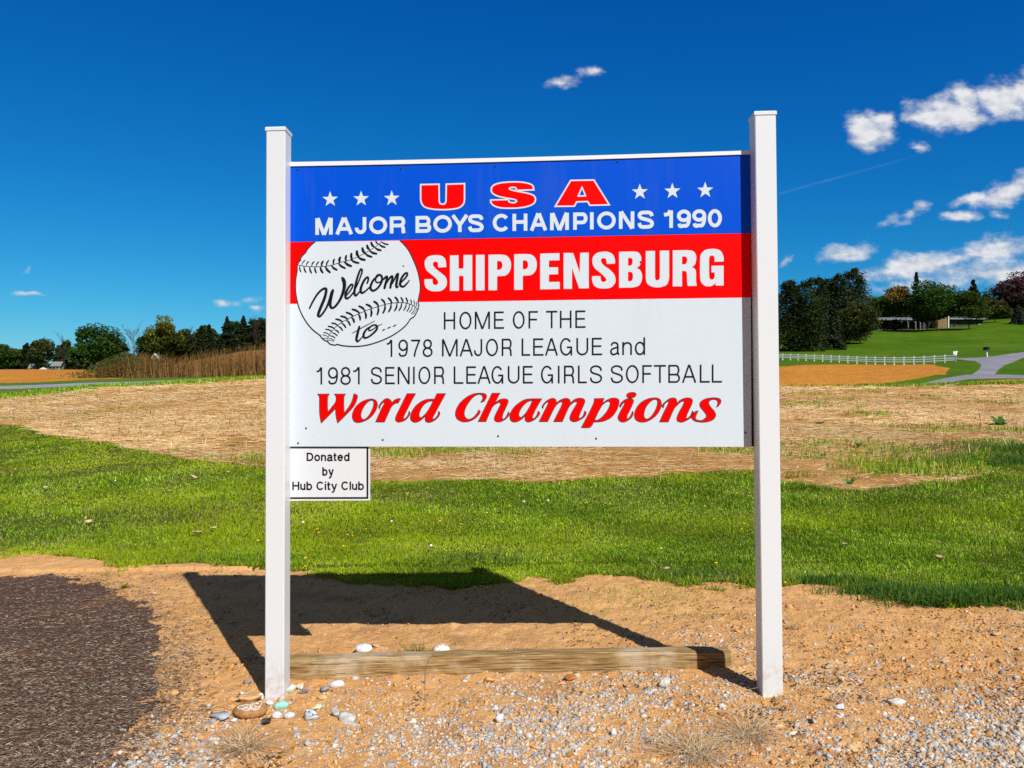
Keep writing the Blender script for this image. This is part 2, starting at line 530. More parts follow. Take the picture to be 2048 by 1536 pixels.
GM = {}
GM['soil'] = noise_mat('soil', [(.30, (.46, .22, .075)), (.46, (.74, .38, .135)), (.64, (.88, .53, .235))], [(1.1, 1), (9, .8), (60, .6), (190, .4)],
                       bumps=dict(n=[(24, 1), (90, .6), (260, .35)], s=.9, d=.018), extra=chain(patch(2.2, .50, .70, (.47, .225, .09), .75), patch(45, .60, .70, (.36, .16, .05), .6), patch(.9, .58, .72, (.80, .52, .28), .5)))
GM['mulch'] = noise_mat('mulch', [(.36, (.06, .034, .025)), (.52, (.14, .08, .056)), (.68, (.26, .16, .105))], [(3, .6), (55, 1), (160, 1)],
                        bumps=dict(n=[(40, 1), (130, .7)], s=1, d=.02), extra=patch(1.6, .56, .72, (.30, .14, .055), .75))
GM['lawn'] = noise_mat('lawn', [(.35, (.03, .05, .005)), (.5, (.07, .10, .009)), (.68, (.20, .14, .035))], [(1.2, 1), (14, .8), (70, .7)], bumps=dict(n=[(40, 1)], s=.8, d=.03))
GM['stubble'] = noise_mat('stubble', [(.34, (.26, .11, .03)), (.48, (.55, .27, .08)), (.62, (.74, .46, .19))], [(.35, .7), (3.5, .8), (24, .8), (90, .8)],
                          bumps=dict(n=[(9, 1), (40, .7), (120, .5)], s=.9, d=.05), extra=chain(patch(.45, .58, .7, (.22, .20, .03), .75), patch(.8, .62, .72, (.13, .075, .04), .6)))
GM['road'] = noise_mat('road', [(.35, (.22, .23, .25)), (.65, (.34, .35, .37))], [(.8, 1), (12, .6)], rough=.9)
GM['drive'] = noise_mat('gravel_drive', [(.35, (.17, .17, .19)), (.65, (.34, .33, .35))], [(.35, 1), (3, .8), (14, .6)])
GM['verge'] = noise_mat('verge', [(.35, (.045, .09, .01)), (.62, (.14, .2, .02))], [(.4, 1), (4, .8), (18, .6)])
GM['hill'] = noise_mat('hillside', [(.34, (.030, .078, .002)), (.5, (.068, .138, .003)), (.68, (.135, .20, .008))], [(.06, 1.2), (.5, .8), (3, .6), (12, .5)],
                       extra=patch(.12, .6, .75, (.16, .19, .025), .5))
GM['plough'] = noise_mat('ploughed', [(.34, (.34, .125, .018)), (.5, (.54, .215, .032)), (.66, (.68, .31, .06))], [(.07, .9), (.6, .8), (4, .8), (15, .5)], bumps=dict(n=[(2, 1), (7, .6)], s=1, d=.15))
GM['brownhill'] = noise_mat('brown_hill', [(.34, (.22, .085, .02)), (.5, (.34, .14, .035)), (.66, (.45, .2, .06))], [(.07, .9), (.6, .8), (4, .8)])
build_ground()

# ------------------------------------------------------------------ the sign
pl = gpt(548, 1394.5); pr = gpt(1545.5, 1392.5)
SX = Vector((pr[0] - pl[0], pr[1] - pl[1], 0)).normalized()      # along the sign
SN = Vector((SX.y, -SX.x, 0))                                      # towards the camera
ORG = Vector((pl[0], pl[1], 0))
BD = 0.078                                                         # board face behind the post face
def onpl(px, py, off=0.0):
    """image point -> point on the plane 'off' metres in front of the post faces"""
    d = Vector(pdir(px, py)); o = Vector(CAM)
    q = ORG + SN * off
    t = (q - o).dot(SN) / d.dot(SN)
    return o + d * t
def onb(px, py, lift=0.0):
    p = onpl(px, py, -BD)
    return p + SN * lift

def vinyl(g, bs):
    P = coords(g)
    bump(g, bs, g.noise(P, 3, 2, .5), .05, .01)
    sx = g.n('ShaderNodeSeparateXYZ'); g.l(P, sx.inputs[0])
    n = g.noise(P, 28, 5, .6)
    splash = g.m('MULTIPLY', g.m('SUBTRACT', 1.0, g.smooth(sx.outputs[2], .0, .22)), g.smooth(n, .42, .62))
    specks = g.m('MULTIPLY', g.smooth(g.noise(P, 90, 3, .5), .68, .74), .5)
    c = g.mix(g.m('MULTIPLY', splash, .5), (.71, .74, .755), (.55, .36, .19))
    c = g.mix(specks, c, (.62, .60, .56))
    g.l(c, bs.inputs['Base Color'])
def faced(col, amt=.10):
    def f(g, bs):
        P = coords(g)
        bump(g, bs, g.noise(P, 1.7, 2, .5), .12, .02)
        mp = g.n('ShaderNodeMapping'); mp.inputs['Scale'].default_value = (14, 14, 1.6)
        g.l(P, mp.inputs[0])
        st = g.m('MULTIPLY', g.smooth(g.noise(mp.outputs[0], 1.0, 5, .6), .5, .75), amt)
        g.l(g.mix(st, col, tuple(x * .72 + .05 for x in col)), bs.inputs['Base Color'])
    return f
M_post = mat('white_vinyl', (.71, .74, .755), .35, .35, build=vinyl)
M_board = mat('white_sign_face', (.62, .705, .755), .3, .35, build=faced((.62, .705, .755), .16))
M_blue = mat('blue_sign_face', (.001, .08, .62), .3, .15, build=faced((.001, .08, .62), .3))
M_red = mat('red_sign_face', (.95, .0, .0), .4, .08)
M_white = mat('white_letter', (.63, .71, .755), .35, .3)
M_black = mat('black_letter', (.006, .006, .008), .4, .3)
M_screw = mat('dark_screw', (.03, .03, .035), .4, .5)
M_rail = mat('white_rail', (.80, .80, .80), .4, .4)
M_dark = mat('dark_channel', (.02, .022, .026), .6, .3)

sign = empty('welcome_sign', ORG, 0, label='tall white two-post sign board with blue, red and white bands and a baseball', cat='sign')
INV = Matrix.Translation(-ORG)
def sp(V): return [tuple(INV @ Vector(v)) for v in V]

def post(tl, tr, bl, br, label):
    dep = 0.089
    P = [onpl(*bl), onpl(*br), onpl(*tr), onpl(*tl)]
    dn = Vector((0, 0, -0.08))
    up = (P[3] - P[0]).normalized(), (P[2] - P[1]).normalized()
    P[0] += dn; P[1] += dn
    b = MB()
    bk = [p - SN * dep for p in P]
    # bevelled sleeve: eight-sided outline
    c = 0.0035
    def ring(p0, p1, q0, q1):
        e = (p1 - p0).normalized()
        return [p0 + e * c, p1 - e * c, p1 - SN * c, q1 + SN * c, q1 - e * c, q0 + e * c, q0 + SN * c, p0 - SN * c]
    r0 = ring(P[0], P[1], bk[0], bk[1]); r1 = ring(P[3], P[2], bk[3], bk[2])
    V = r0 + r1
    F = [(i, (i + 1) % 8, 8 + (i + 1) % 8, 8 + i) for i in range(8)]
    F += [tuple(range(7, -1, -1)), tuple(range(8, 16))]
    po = mesh_py('post', sp(V), F, M_post, sign)
    tag(po, label)
    # flat cap, a little wider
    e = (P[2] - P[3]).normalized(); w = .003
    q = [P[3] - e * w + SN * w, P[2] + e * w + SN * w, bk[2] + e * w - SN * w, bk[3] - e * w - SN * w]
    lo = [v + Vector((0, 0, -.001)) for v in q]; hi = [v + Vector((0, 0, .012)) for v in q]
    hi2 = [v * .94 + (sum(hi, Vector()) / 4) * .06 + Vector((0, 0, .004)) for v in hi]
    b.add(sp(lo + hi + hi2), [(3, 2, 1, 0), (0, 1, 5, 4), (1, 2, 6, 5), (2, 3, 7, 6), (3, 0, 4, 7), (4, 5, 9, 8), (5, 6, 10, 9), (6, 7, 11, 10), (7, 4, 8, 11), (8, 9, 10, 11)])
    b.build('cap', M_post, po)
post((532, 261), (570.5, 260), (529, 1395), (567.5, 1395), 'shorter white post left of the board')
post((1509.5, 229.5), (1552, 228.5), (1525, 1392.5), (1566.5, 1392.5), 'taller white post right of the board')

# board panel
BL, BRr, TRr, TLl = (575, 893), (1503, 893.5), (1500.5, 306), (575, 331)
def slab(name, quad, front, back, mt, parent, label=None):
    f = [onb(*q, front) for q in quad]; bk = [p - SN * (front - back) for p in f]
    V = f + bk
    o = mesh_py(name, sp(V), [(0, 1, 2, 3), (7, 6, 5, 4), (0, 4, 5, 1), (1, 5, 6, 2), (2, 6, 7, 3), (3, 7, 4, 0)], mt, parent)
    if label: o['label'] = label
    return o
panel = slab('sign_panel', [BL, BRr, TRr, TLl], 0, -.006, M_board, sign, 'white printed board between the posts')
# top rail (sagging a little in the middle)
def rail():
    xs = np.linspace(577, 1503, 12)
    b = MB()
    rings = []
    for x in xs:
        t = (x - 582) / (1500 - 582)
        sag = 2.2 * 4 * t * (1 - t)
        yt = 324.7 + (301.5 - 324.7) * t + sag; yb = 333 + (309 - 333) * t + sag
        a, c = onb(x, yb, .006), onb(x, yt, .006)
        rings.append([a, c, c - SN * .03, a - SN * .03])
    V = [p for r in rings for p in r]
    F = []
    for i in range(len(xs) - 1):
        for k in range(4):
            F.append((i * 4 + k, (i + 1) * 4 + k, (i + 1) * 4 + (k + 1) % 4, i * 4 + (k + 1) % 4))
    F += [(0, 1, 2, 3), tuple(len(V) - 4 + k for k in (3, 2, 1, 0))]
    mesh_py('top_rail', sp(V), F, M_rail, sign)
rail()
slab('side_channel', [(1503, 893), (1512, 893), (1508, 309), (1500.5, 309)], -.002, -.010, M_dark, sign, 'dark channel between board and right post')

def clipband(name, pts, lift, mt, label):
    V = [onb(x, y, lift) for x, y in pts]
    return tag(mesh_py(name, sp(V), [tuple(range(len(V)))], mt, panel), label)
clipband('colour_band', [(575, 484.3), (1502, 466.2), (1500.8, 307), (575, 332)], .0006, M_blue, 'blue band along the top of the board')
clipband('colour_band', [(575, 607.7), (1502.5, 594.8), (1502, 466.4), (575, 484.5)], .0006, M_red, 'red band across the board')

def spline(pts, closed=True, n=7):
    """points (x,y[,1]) with corners flagged; Catmull-Rom between corners"""
    P = [(p[0], p[1]) for p in pts]; K = [len(p) > 2 for p in pts]
    N = len(P); out = []
    rngN = N if closed else N - 1
    for i in range(rngN):
        j = (i + 1) % N
        p1, p2 = np.array(P[i], float), np.array(P[j], float)
        if (K[i] and K[j]): out.append(tuple(p1)); continue
        p0 = p1 if (K[i] or (not closed and i == 0)) else np.array(P[i - 1], float)
        p3 = p2 if (K[j] or (not closed and j == N - 1)) else np.array(P[(j + 1) % N], float)
        L = np.linalg.norm(p2 - p1) + 1e-9
        t1 = (p2 - p0); t2 = (p3 - p1)
        t1 = t1 / (np.linalg.norm(t1) + 1e-9) * L; t2 = t2 / (np.linalg.norm(t2) + 1e-9) * L
        for s in range(n):
            t = s / n
            h = (2 * t ** 3 - 3 * t * t + 1) * p1 + (t ** 3 - 2 * t * t + t) * t1 + (-2 * t ** 3 + 3 * t * t) * p2 + (t ** 3 - t * t) * t2
            out.append(tuple(h))
    if not closed: out.append(P[-1])
    return out

class Paint:
    """collects flat pieces in photo coordinates and lays them on the board"""
    def __init__(self, lift): self.V = []; self.F = []; self.lift = lift; self.k = 0
    def _p(self, x, y): return onb(x, y, self.lift + self.k * .00003)
    def poly(self, contours):
        self.k = (self.k + 1) % 8
        vs = [[Vector((x, y, 0)) for x, y in c] for c in contours]
        tr = tessellate_polygon(vs)
        flat = [p for c in vs for p in c]
        b = len(self.V)
        self.V += [self._p(p.x, p.y) for p in flat]
        for t in tr:
            a, c, d = (flat[i] for i in t)
            if (c.x - a.x) * (d.y - a.y) - (c.y - a.y) * (d.x - a.x) > 0: t = t[::-1]
            self.F.append(tuple(b + i for i in t))
    def ribbon(self, pts, rad, closed=False, miter=True):
        self.k = (self.k + 1) % 8
        P = np.array(pts, float); n = len(P)
        if n < 2: return
        rad = np.full(n, rad) if np.isscalar(rad) else np.array(rad, float)
        L, Rr = [], []
        for i in range(n):
            a = P[i - 1] if (i > 0 or closed) else P[i]
            c = P[(i + 1) % n] if (i < n - 1 or closed) else P[i]
            d1 = P[i] - a; d2 = c - P[i]
            l1, l2 = np.linalg.norm(d1), np.linalg.norm(d2)
            if l1 < 1e-9: d1 = d2; l1 = l2
            if l2 < 1e-9: d2 = d1; l2 = l1
            d1 = d1 / (l1 + 1e-12); d2 = d2 / (l2 + 1e-12)
            n1 = np.array([-d1[1], d1[0]]); n2 = np.array([-d2[1], d2[0]])
            q = n1 + n2; ql = np.linalg.norm(q)
            q = n1 if ql < 1e-6 else q / ql
            s = min(1 / max(q @ n1, .35), 2.2)
            L.append(P[i] + q * rad[i] * s); Rr.append(P[i] - q * rad[i] * s)
        b = len(self.V)
        for p, q in zip(L, Rr): self.V.append(self._p(*p)); self.V.append(self._p(*q))
        for i in range(n - 1 if not closed else n):
            j = (i + 1) % n
            self.F.append((b + 2 * i, b + 2 * j, b + 2 * j + 1, b + 2 * i + 1))
    def disc(self, x, y, rx, ry=None, rot=0, n=16):
        ry = ry or rx
        c, s = math.cos(rot), math.sin(rot)
        self.poly([[(x + rx * math.cos(t) * c - ry * math.sin(t) * s, y + rx * math.cos(t) * s + ry * math.sin(t) * c) for t in [2 * math.pi * k / n for k in range(n)]]])
    def brush(self, pts):
        """pts (x, y, r): a brush stroke with round ends"""
        xy = spline([(p[0], p[1]) for p in pts], False, 6)
        rr = []
        for i in range(len(pts) - 1):
            for s in range(6): rr.append(pts[i][2] + (pts[i + 1][2] - pts[i][2]) * s / 6)
        rr.append(pts[-1][2])
        self.ribbon(xy, rr)
        for k in (0, -1): self.disc(xy[k][0], xy[k][1], rr[k], n=10)
    def build(self, name, mt, parent, label=None):
        # make every face look at the camera
        F2 = []
        for f in self.F:
            a, c, d = (self.V[f[0]], self.V[f[1]], self.V[f[2]])
            nrm = (c - a).cross(d - a)
            F2.append(f if nrm.dot(SN) >= 0 else f[::-1])
        o = mesh_py(name, sp(self.V), F2, mt, parent)
        if label: o['label'] = label
        return o

def Z(ox, oy, s):
    return lambda pts: [((p[0] / s + ox), (p[1] / s + oy)) + tuple(p[2:]) for p in pts]
def ZR(ox, oy, s):
    return lambda pts: [((p[0] / s + ox), (p[1] / s + oy), p[2] / s) for p in pts]
z3 = Z(630, 770, 7.585); z4 = Z(900, 770, 7.585); z5 = Z(1150, 770, 6.606); z6 = Z(830, 340, 5.12); z7 = Z(840, 490, 6.606); z8 = Z(1140, 490, 6.4); zz = Z(0, 0, 1)
z1 = Z(580, 470, 7.314); z2 = Z(620, 560, 8.533); r1 = ZR(580, 470, 7.314); r2 = ZR(620, 560, 8.533)

# ---- USA
USA = [
    [z6([(58, 150, 1), (247, 146, 1), (249, 320, 1), (258, 343), (280, 350), (305, 344), (317, 318, 1), (320, 146, 1), (508, 140, 1), (508, 305, 1), (495, 352), (450, 388), (370, 404), (280, 408), (180, 402), (100, 380), (66, 340), (58, 300, 1)])],
    [z6([(1218, 205, 1), (1036, 210, 1), (1035, 190), (1015, 180), (980, 182), (968, 192), (985, 203), (1060, 220), (1150, 238), (1215, 262), (1235, 300), (1215, 345), (1150, 375), (1060, 390), (980, 393), (870, 388), (805, 365), (775, 330), (775, 308, 1),
         (958, 303, 1), (965, 325), (1000, 335), (1030, 330), (1038, 315), (1015, 303), (940, 290), (850, 270), (800, 245), (780, 210), (795, 165), (850, 138), (940, 125), (1060, 123), (1150, 135), (1205, 160)])],
    [z6([(1594, 107, 1), (1832, 103, 1), (1990, 358, 1), (1790, 363, 1), (1768, 325, 1), (1655, 328, 1), (1632, 372, 1), (1435, 374, 1)]), z6([(1710, 180, 1), (1745, 265, 1), (1672, 267, 1)])],
]
for glyph_, ch in zip(USA, 'USA'):
    pr_, pw_ = Paint(.0012), Paint(.0018)
    cs = [spline(c) for c in glyph_]
    pr_.poly(cs)
    for c in cs: pw_.ribbon(c, 1.45, True)
    pr_.build('lettering', M_red, panel, 'large red letter ' + ch + ' edged in white')
    pw_.build('letter_outline', M_white, panel, 'white outline of the large red letter ' + ch)

# ---- SHIPPENSBURG
Pg = [[(905, 129, 1), (1060, 127, 1), (1140, 140), (1190, 195), (1203, 270), (1185, 350), (1135, 400), (1080, 410), (1018, 413, 1), (1018, 598, 1), (905, 600, 1)], [(1018, 213, 1), (1060, 213), (1085, 240), (1085, 295), (1060, 325), (1018, 328, 1)]]
SHIP = [
    [z7([(240, 297, 1), (345, 293, 1), (345, 240), (325, 175), (270, 140), (200, 135), (120, 150), (70, 200), (65, 270), (85, 330), (140, 380), (200, 430), (240, 480), (235, 515), (205, 530), (172, 510), (165, 450, 1), (60, 453, 1), (60, 510), (85, 570), (140, 605), (210, 613), (290, 600), (345, 545), (355, 480), (335, 420), (270, 365), (210, 315), (172, 265), (175, 235), (205, 218), (235, 235)])],
    [z7([(397, 138, 1), (510, 136, 1), (510, 312, 1), (575, 311, 1), (575, 133, 1), (690, 132, 1), (690, 602, 1), (575, 604, 1), (575, 408, 1), (515, 409, 1), (515, 605, 1), (397, 606, 1)])],
    [z7([(740, 131, 1), (853, 130, 1), (853, 600, 1), (740, 601, 1)])],
    [z7(c) for c in Pg],
    [z7([(p[0] + 340, p[1] - 7) + tuple(p[2:]) for p in c]) for c in Pg],
    [z7([(1588, 115, 1), (1842, 108, 1), (1842, 203, 1), (1703, 206, 1), (1703, 297, 1), (1824, 294, 1), (1824, 387, 1), (1703, 390, 1), (1703, 490, 1), (1846, 487, 1), (1846, 581, 1), (1588, 587, 1)])],
    [zz([(1127.2, 506, 1), (1146.3, 506.2, 1), (1159.5, 546, 1), (1160.3, 505.8, 1), (1177.5, 505.3, 1), (1177.5, 576.6, 1), (1158.4, 577, 1), (1144, 536, 1), (1144, 577.8, 1), (1127.2, 577.8, 1)])],
    [z8([(470, 243, 1), (575, 240, 1), (575, 190), (545, 120), (480, 88), (420, 87), (340, 105), (290, 165), (290, 240), (320, 300), (380, 350), (430, 395), (465, 440), (455, 465), (430, 473), (400, 460), (390, 398, 1), (282, 400, 1), (283, 450), (310, 520), (370, 552), (430, 558), (520, 545), (575, 490), (582, 430), (560, 370), (500, 310), (430, 260), (397, 210), (400, 180), (430, 168), (460, 182)])],
    [z8([(628, 88, 1), (800, 83, 1), (870, 95), (908, 145), (908, 210), (890, 265), (850, 295, 1), (900, 325), (922, 390), (915, 460), (880, 520), (800, 545, 1), (628, 548, 1)]), z8([(742, 167, 1), (775, 165), (798, 185), (798, 235), (780, 262), (742, 264, 1)]), z8([(742, 345, 1), (780, 345), (803, 370), (803, 430), (785, 460), (742, 465, 1)])],
    [z8([(970, 78, 1), (1087, 76, 1), (1087, 420, 1), (1095, 445), (1118, 453), (1143, 440), (1150, 410, 1), (1150, 74, 1), (1268, 71, 1), (1268, 430, 1), (1240, 505), (1180, 535), (1115, 543), (1040, 530), (985, 490), (970, 420, 1)])],
    [z8([(1315, 70, 1), (1500, 66, 1), (1575, 80), (1612, 130), (1612, 200), (1595, 255), (1558, 283, 1), (1600, 310), (1612, 360), (1612, 460), (1622, 523, 1), (1508, 525, 1), (1498, 470), (1495, 370), (1480, 338), (1433, 332, 1), (1433, 530, 1), (1315, 530, 1)]), z8([(1433, 150, 1), (1470, 148), (1497, 170), (1497, 215), (1475, 245), (1433, 248, 1)])],
    [z8([(1850, 215, 1), (1965, 212, 1), (1963, 150), (1930, 80), (1870, 52), (1815, 50), (1730, 65), (1675, 120), (1665, 190), (1665, 410), (1680, 480), (1725, 522), (1780, 530), (1830, 515), (1860, 487, 1), (1865, 520, 1), (1965, 520, 1), (1965, 263, 1), (1810, 267, 1), (1810, 352, 1), (1850, 350, 1), (1850, 410), (1835, 437), (1805, 443), (1785, 425), (1780, 370), (1780, 180), (1790, 145), (1815, 135), (1842, 148), (1850, 180)])],
]
p_ = Paint(.0014)
for glyph in SHIP: p_.poly([spline(c) for c in glyph])
p_.build('lettering', M_white, panel, 'large white condensed letters SHIPPENSBURG on the red band')

# ---- World Champions
WC = [
    [z3([(45, 138, 1), (215, 138, 1), (195, 170), (190, 230), (190, 330), (195, 412, 1), (250, 345), (310, 265), (322, 225), (320, 170), (300, 138, 1), (462, 138, 1), (442, 170), (438, 230), (437, 330), (443, 425, 1), (500, 355), (545, 280), (575, 205), (590, 135, 1), (620, 142), (645, 165), (640, 205), (610, 285), (560, 355), (480, 440), (345, 573, 1), (330, 510), (318, 440), (315, 350, 1), (250, 420), (97, 573, 1), (82, 500), (72, 420), (70, 280), (68, 180)])],
    [z3([(855, 212), (920, 232), (947, 290), (930, 370), (870, 460), (780, 530), (660, 567), (595, 545), (568, 470), (590, 380), (650, 300), (740, 240)]), z3([(868, 230), (893, 255), (890, 310), (860, 390), (805, 480), (745, 523), (705, 500), (697, 450), (715, 380), (760, 300), (815, 245)])],
    [z3([(980, 358, 1), (968, 325), (1000, 275), (1060, 215), (1110, 208), (1150, 235), (1168, 275, 1), (1200, 235), (1250, 210), (1298, 208, 1), (1265, 270, 1), (1230, 272), (1190, 295), (1155, 335), (1130, 390), (1055, 558, 1), (922, 558, 1), (1010, 360), (1050, 285), (1058, 250, 1), (1020, 275), (992, 315)])],
    [z3([(1397, 132, 1), (1525, 132, 1), (1470, 230), (1400, 370), (1345, 480), (1345, 518, 1), (1380, 500), (1415, 450), (1428, 400, 1), (1443, 430), (1425, 470), (1380, 520), (1320, 550), (1260, 558), (1225, 530), (1228, 480), (1260, 410)])],
    [z3([(1850, 132, 1), (1980, 132, 1), (1900, 280), (1810, 450), (1785, 500), (1795, 520), (1830, 500), (1865, 450), (1877, 400, 1), (1895, 425), (1880, 470), (1830, 520), (1770, 555), (1715, 563), (1678, 540), (1675, 490), (1680, 462, 1), (1620, 520), (1560, 555), (1500, 560), (1455, 520), (1455, 450), (1490, 370), (1560, 290), (1660, 230), (1740, 215), (1812, 215, 1)]), z3([(1795, 235, 1), (1720, 250), (1650, 300), (1600, 380), (1580, 450), (1600, 495), (1650, 465), (1700, 410), (1760, 310)])],
    [z4([(440, 125), (510, 128), (550, 150), (550, 190), (520, 240), (470, 260, 1), (495, 215), (500, 180), (475, 145), (430, 140), (360, 175), (290, 255), (240, 340), (215, 430), (235, 495), (290, 520), (350, 495), (410, 430), (437, 378, 1), (458, 405), (435, 450), (370, 510), (280, 550), (190, 553), (110, 510), (85, 440), (105, 350), (170, 255), (270, 175), (360, 135)])],
    [z4([(638, 125, 1), (757, 125, 1), (685, 272, 1), (750, 225), (830, 210), (880, 232), (870, 290), (830, 380), (800, 450), (805, 520), (850, 480), (887, 410, 1), (902, 440), (880, 480), (810, 535), (740, 558), (685, 540), (675, 500), (700, 430), (745, 340), (770, 285), (750, 262), (700, 280), (650, 325), (620, 380), (545, 552, 1), (430, 552, 1)])],
    [z4([(1392, 210, 1), (1330, 310), (1265, 440), (1250, 490), (1265, 512), (1310, 470), (1340, 400, 1), (1362, 425), (1340, 470), (1270, 530), (1190, 558), (1150, 540), (1140, 490), (1142, 462, 1), (1080, 520), (1010, 555), (950, 553), (915, 515), (915, 440), (955, 360), (1030, 285), (1130, 225), (1230, 210)]), z4([(1255, 230, 1), (1190, 245), (1120, 300), (1065, 380), (1043, 450), (1065, 490), (1110, 470), (1160, 410), (1220, 310)])],
    [z4([(1410, 350, 1), (1398, 325), (1430, 275), (1490, 225), (1560, 202), (1605, 225), (1610, 275, 1), (1680, 225), (1760, 202), (1815, 225), (1825, 275, 1), (1890, 220), (1970, 200), (2030, 215), (2045, 245), (2034, 287), (1999, 367), (1965, 448), (1953, 494), (1976, 505), (2022, 459), (2045, 396, 1), (2065, 419), (2045, 471), (1976, 522), (1896, 554), (1840, 540), (1820, 500), (1840, 430), (1890, 340), (1930, 270), (1915, 248), (1870, 265), (1820, 310), (1790, 360), (1705, 552, 1), (1575, 552, 1), (1650, 400), (1700, 300), (1705, 258), (1680, 252), (1640, 275), (1600, 320), (1570, 370), (1482, 552, 1), (1355, 552, 1), (1440, 380), (1490, 280), (1490, 245, 1), (1450, 275), (1420, 315)])],
    [z5([(258, 180, 1), (383, 178, 1), (362, 245, 1), (430, 195), (510, 172), (575, 195), (575, 260), (540, 350), (470, 430), (370, 475), (245, 488, 1), (225, 530), (190, 558), (85, 560, 1), (150, 440), (215, 310), (250, 230)]), z5([(435, 213), (465, 225), (460, 270), (420, 350), (350, 430), (300, 462), (255, 468, 1), (300, 370), (350, 280), (390, 235)])],
    [z5([(600, 292, 1), (590, 270), (620, 225), (680, 185), (740, 178), (772, 205), (760, 250), (720, 340), (690, 400), (690, 445), (725, 420), (760, 350, 1), (770, 375), (755, 415), (700, 465), (630, 488), (580, 460), (570, 420), (600, 350), (650, 260), (665, 215, 1), (630, 245)])],
    [z5([(807, 125), (790, 153), (745, 165), (700, 160), (682, 138), (700, 112), (745, 98), (790, 103)])],
    [z5([(1060, 170), (1120, 190), (1140, 245), (1120, 330), (1060, 410), (970, 470), (880, 488), (810, 460), (787, 400), (810, 310), (870, 235), (960, 185)]), z5([(1070, 187), (1092, 215), (1080, 290), (1040, 370), (990, 430), (945, 450), (912, 420), (915, 350), (950, 270), (1010, 205)])],
    [z5([(1165, 300, 1), (1150, 270), (1190, 225), (1250, 180), (1310, 172), (1340, 195), (1340, 245, 1), (1400, 195), (1480, 170), (1545, 190), (1545, 240), (1510, 320), (1475, 400), (1470, 440), (1500, 430), (1530, 395), (1550, 345, 1), (1565, 370), (1555, 405), (1490, 455), (1410, 488), (1355, 470), (1348, 430), (1380, 350), (1430, 260), (1440, 215), (1400, 220), (1350, 265), (1310, 310), (1232, 485, 1), (1118, 485, 1), (1180, 350), (1235, 240), (1240, 205, 1), (1190, 240)])],
    [z5([(1625, 345, 1), (1600, 400), (1590, 440), (1620, 465), (1680, 465), (1735, 420), (1735, 390), (1700, 340), (1655, 280), (1655, 230), (1710, 190), (1800, 170), (1890, 175), (1925, 200), (1915, 250), (1870, 292, 1), (1888, 240), (1875, 200), (1830, 188), (1780, 205), (1765, 240), (1790, 290), (1840, 350), (1858, 400), (1830, 450), (1760, 480), (1670, 488), (1580, 470), (1543, 430), (1555, 385), (1590, 350)])],
]
for word, lst in (('World', WC[:5]), ('Champions', WC[5:])):
    pa, pb = Paint(.0010), Paint(.0016)
    for gl in lst:
        cs = [spline(c) for c in gl]
        pa.poly(cs)
        for c in cs: pb.ribbon(c, .65, True)
    pa.build('lettering', M_red, panel, 'red slanted script word ' + word)
    pb.build('letter_outline', M_black, panel, 'thin black outline of the word ' + word)

# ---- baseball
left = z1([(370, 98), (310, 150), (245, 225), (240, 245), (170, 320), (130, 400), (108, 450), (108, 520), (90, 620), (82, 720), (88, 860), (120, 1020), (170, 1150), (245, 1280), (340, 1390), (450, 1475)]) + z2([(185, 965), (240, 1020), (305, 1052), (345, 1092), (440, 1110), (462, 1097), (560, 1120), (760, 1133), (950, 1115), (1120, 1070), (1300, 1000), (1450, 920), (1600, 810), (1680, 720), (1710, 670), (1780, 620), (1820, 550), (1850, 480), (1858, 420), (1845, 385)]) + z1([(1882, 930), (1903, 830), (1907, 740), (1895, 640), (1860, 500), (1790, 330), (1730, 215), (1660, 130), (1610, 82)])
out = spline(left, False, 4)
pw = Paint(.0011); pw.poly([out])
ball = pw.build('baseball_emblem', M_white, panel, 'white baseball with black stitching, cut off by the blue band')
pk = Paint(.0019)
pk.ribbon(out, 1.05)
seam1 = z1([(110, 435), (180, 452), (280, 462), (370, 465), (470, 463), (570, 450), (650, 430), (740, 400), (830, 380), (920, 350), (1000, 315), (1090, 270), (1170, 225), (1240, 180), (1300, 135), (1342, 92)])
pk.ribbon(spline(seam1, False, 4), .55)
seam2 = z2([(305, 1050), (310, 980), (340, 920), (400, 840), (470, 775), (550, 720), (640, 670), (730, 620), (850, 570), (950, 525), (1060, 485), (1180, 450), (1290, 415), (1400, 395), (1520, 385), (1620, 390), (1700, 410), (1770, 440), (1820, 490), (1838, 530)])
pk.ribbon(spline(seam2, False, 4), .6)
up1 = [(130, 410, 165, 365, 5), (175, 440, 222, 372, 6), (240, 445, 275, 390, 7), (320, 455, 355, 390, 8), (385, 455, 420, 395, 8), (465, 460, 485, 385, 12), (535, 455, 565, 375, 9), (640, 430, 650, 355, 11), (730, 400, 735, 330, 15), (825, 380, 825, 305, 13), (912, 355, 900, 275, 15), (1005, 315, 980, 240, 17), (1105, 270, 1060, 195, 16), (1165, 215, 1130, 155, 15), (1235, 175, 1190, 112, 14), (1290, 130, 1258, 92, 9)]
dn1 = [(145, 455, 160, 540, 8), (205, 460, 235, 545, 9), (290, 468, 315, 555, 10), (365, 470, 385, 552, 10), (445, 470, 480, 550, 13), (520, 465, 585, 545, 14), (610, 450, 685, 510, 13), (710, 415, 805, 485, 13), (800, 395, 895, 455, 15), (890, 360, 1005, 410, 13), (1000, 325, 1095, 365, 15), (1100, 270, 1195, 320, 13), (1170, 235, 1265, 275, 14), (1250, 190, 1330, 225, 13), (1310, 140, 1390, 180, 11), (1345, 105, 1435, 140, 9)]
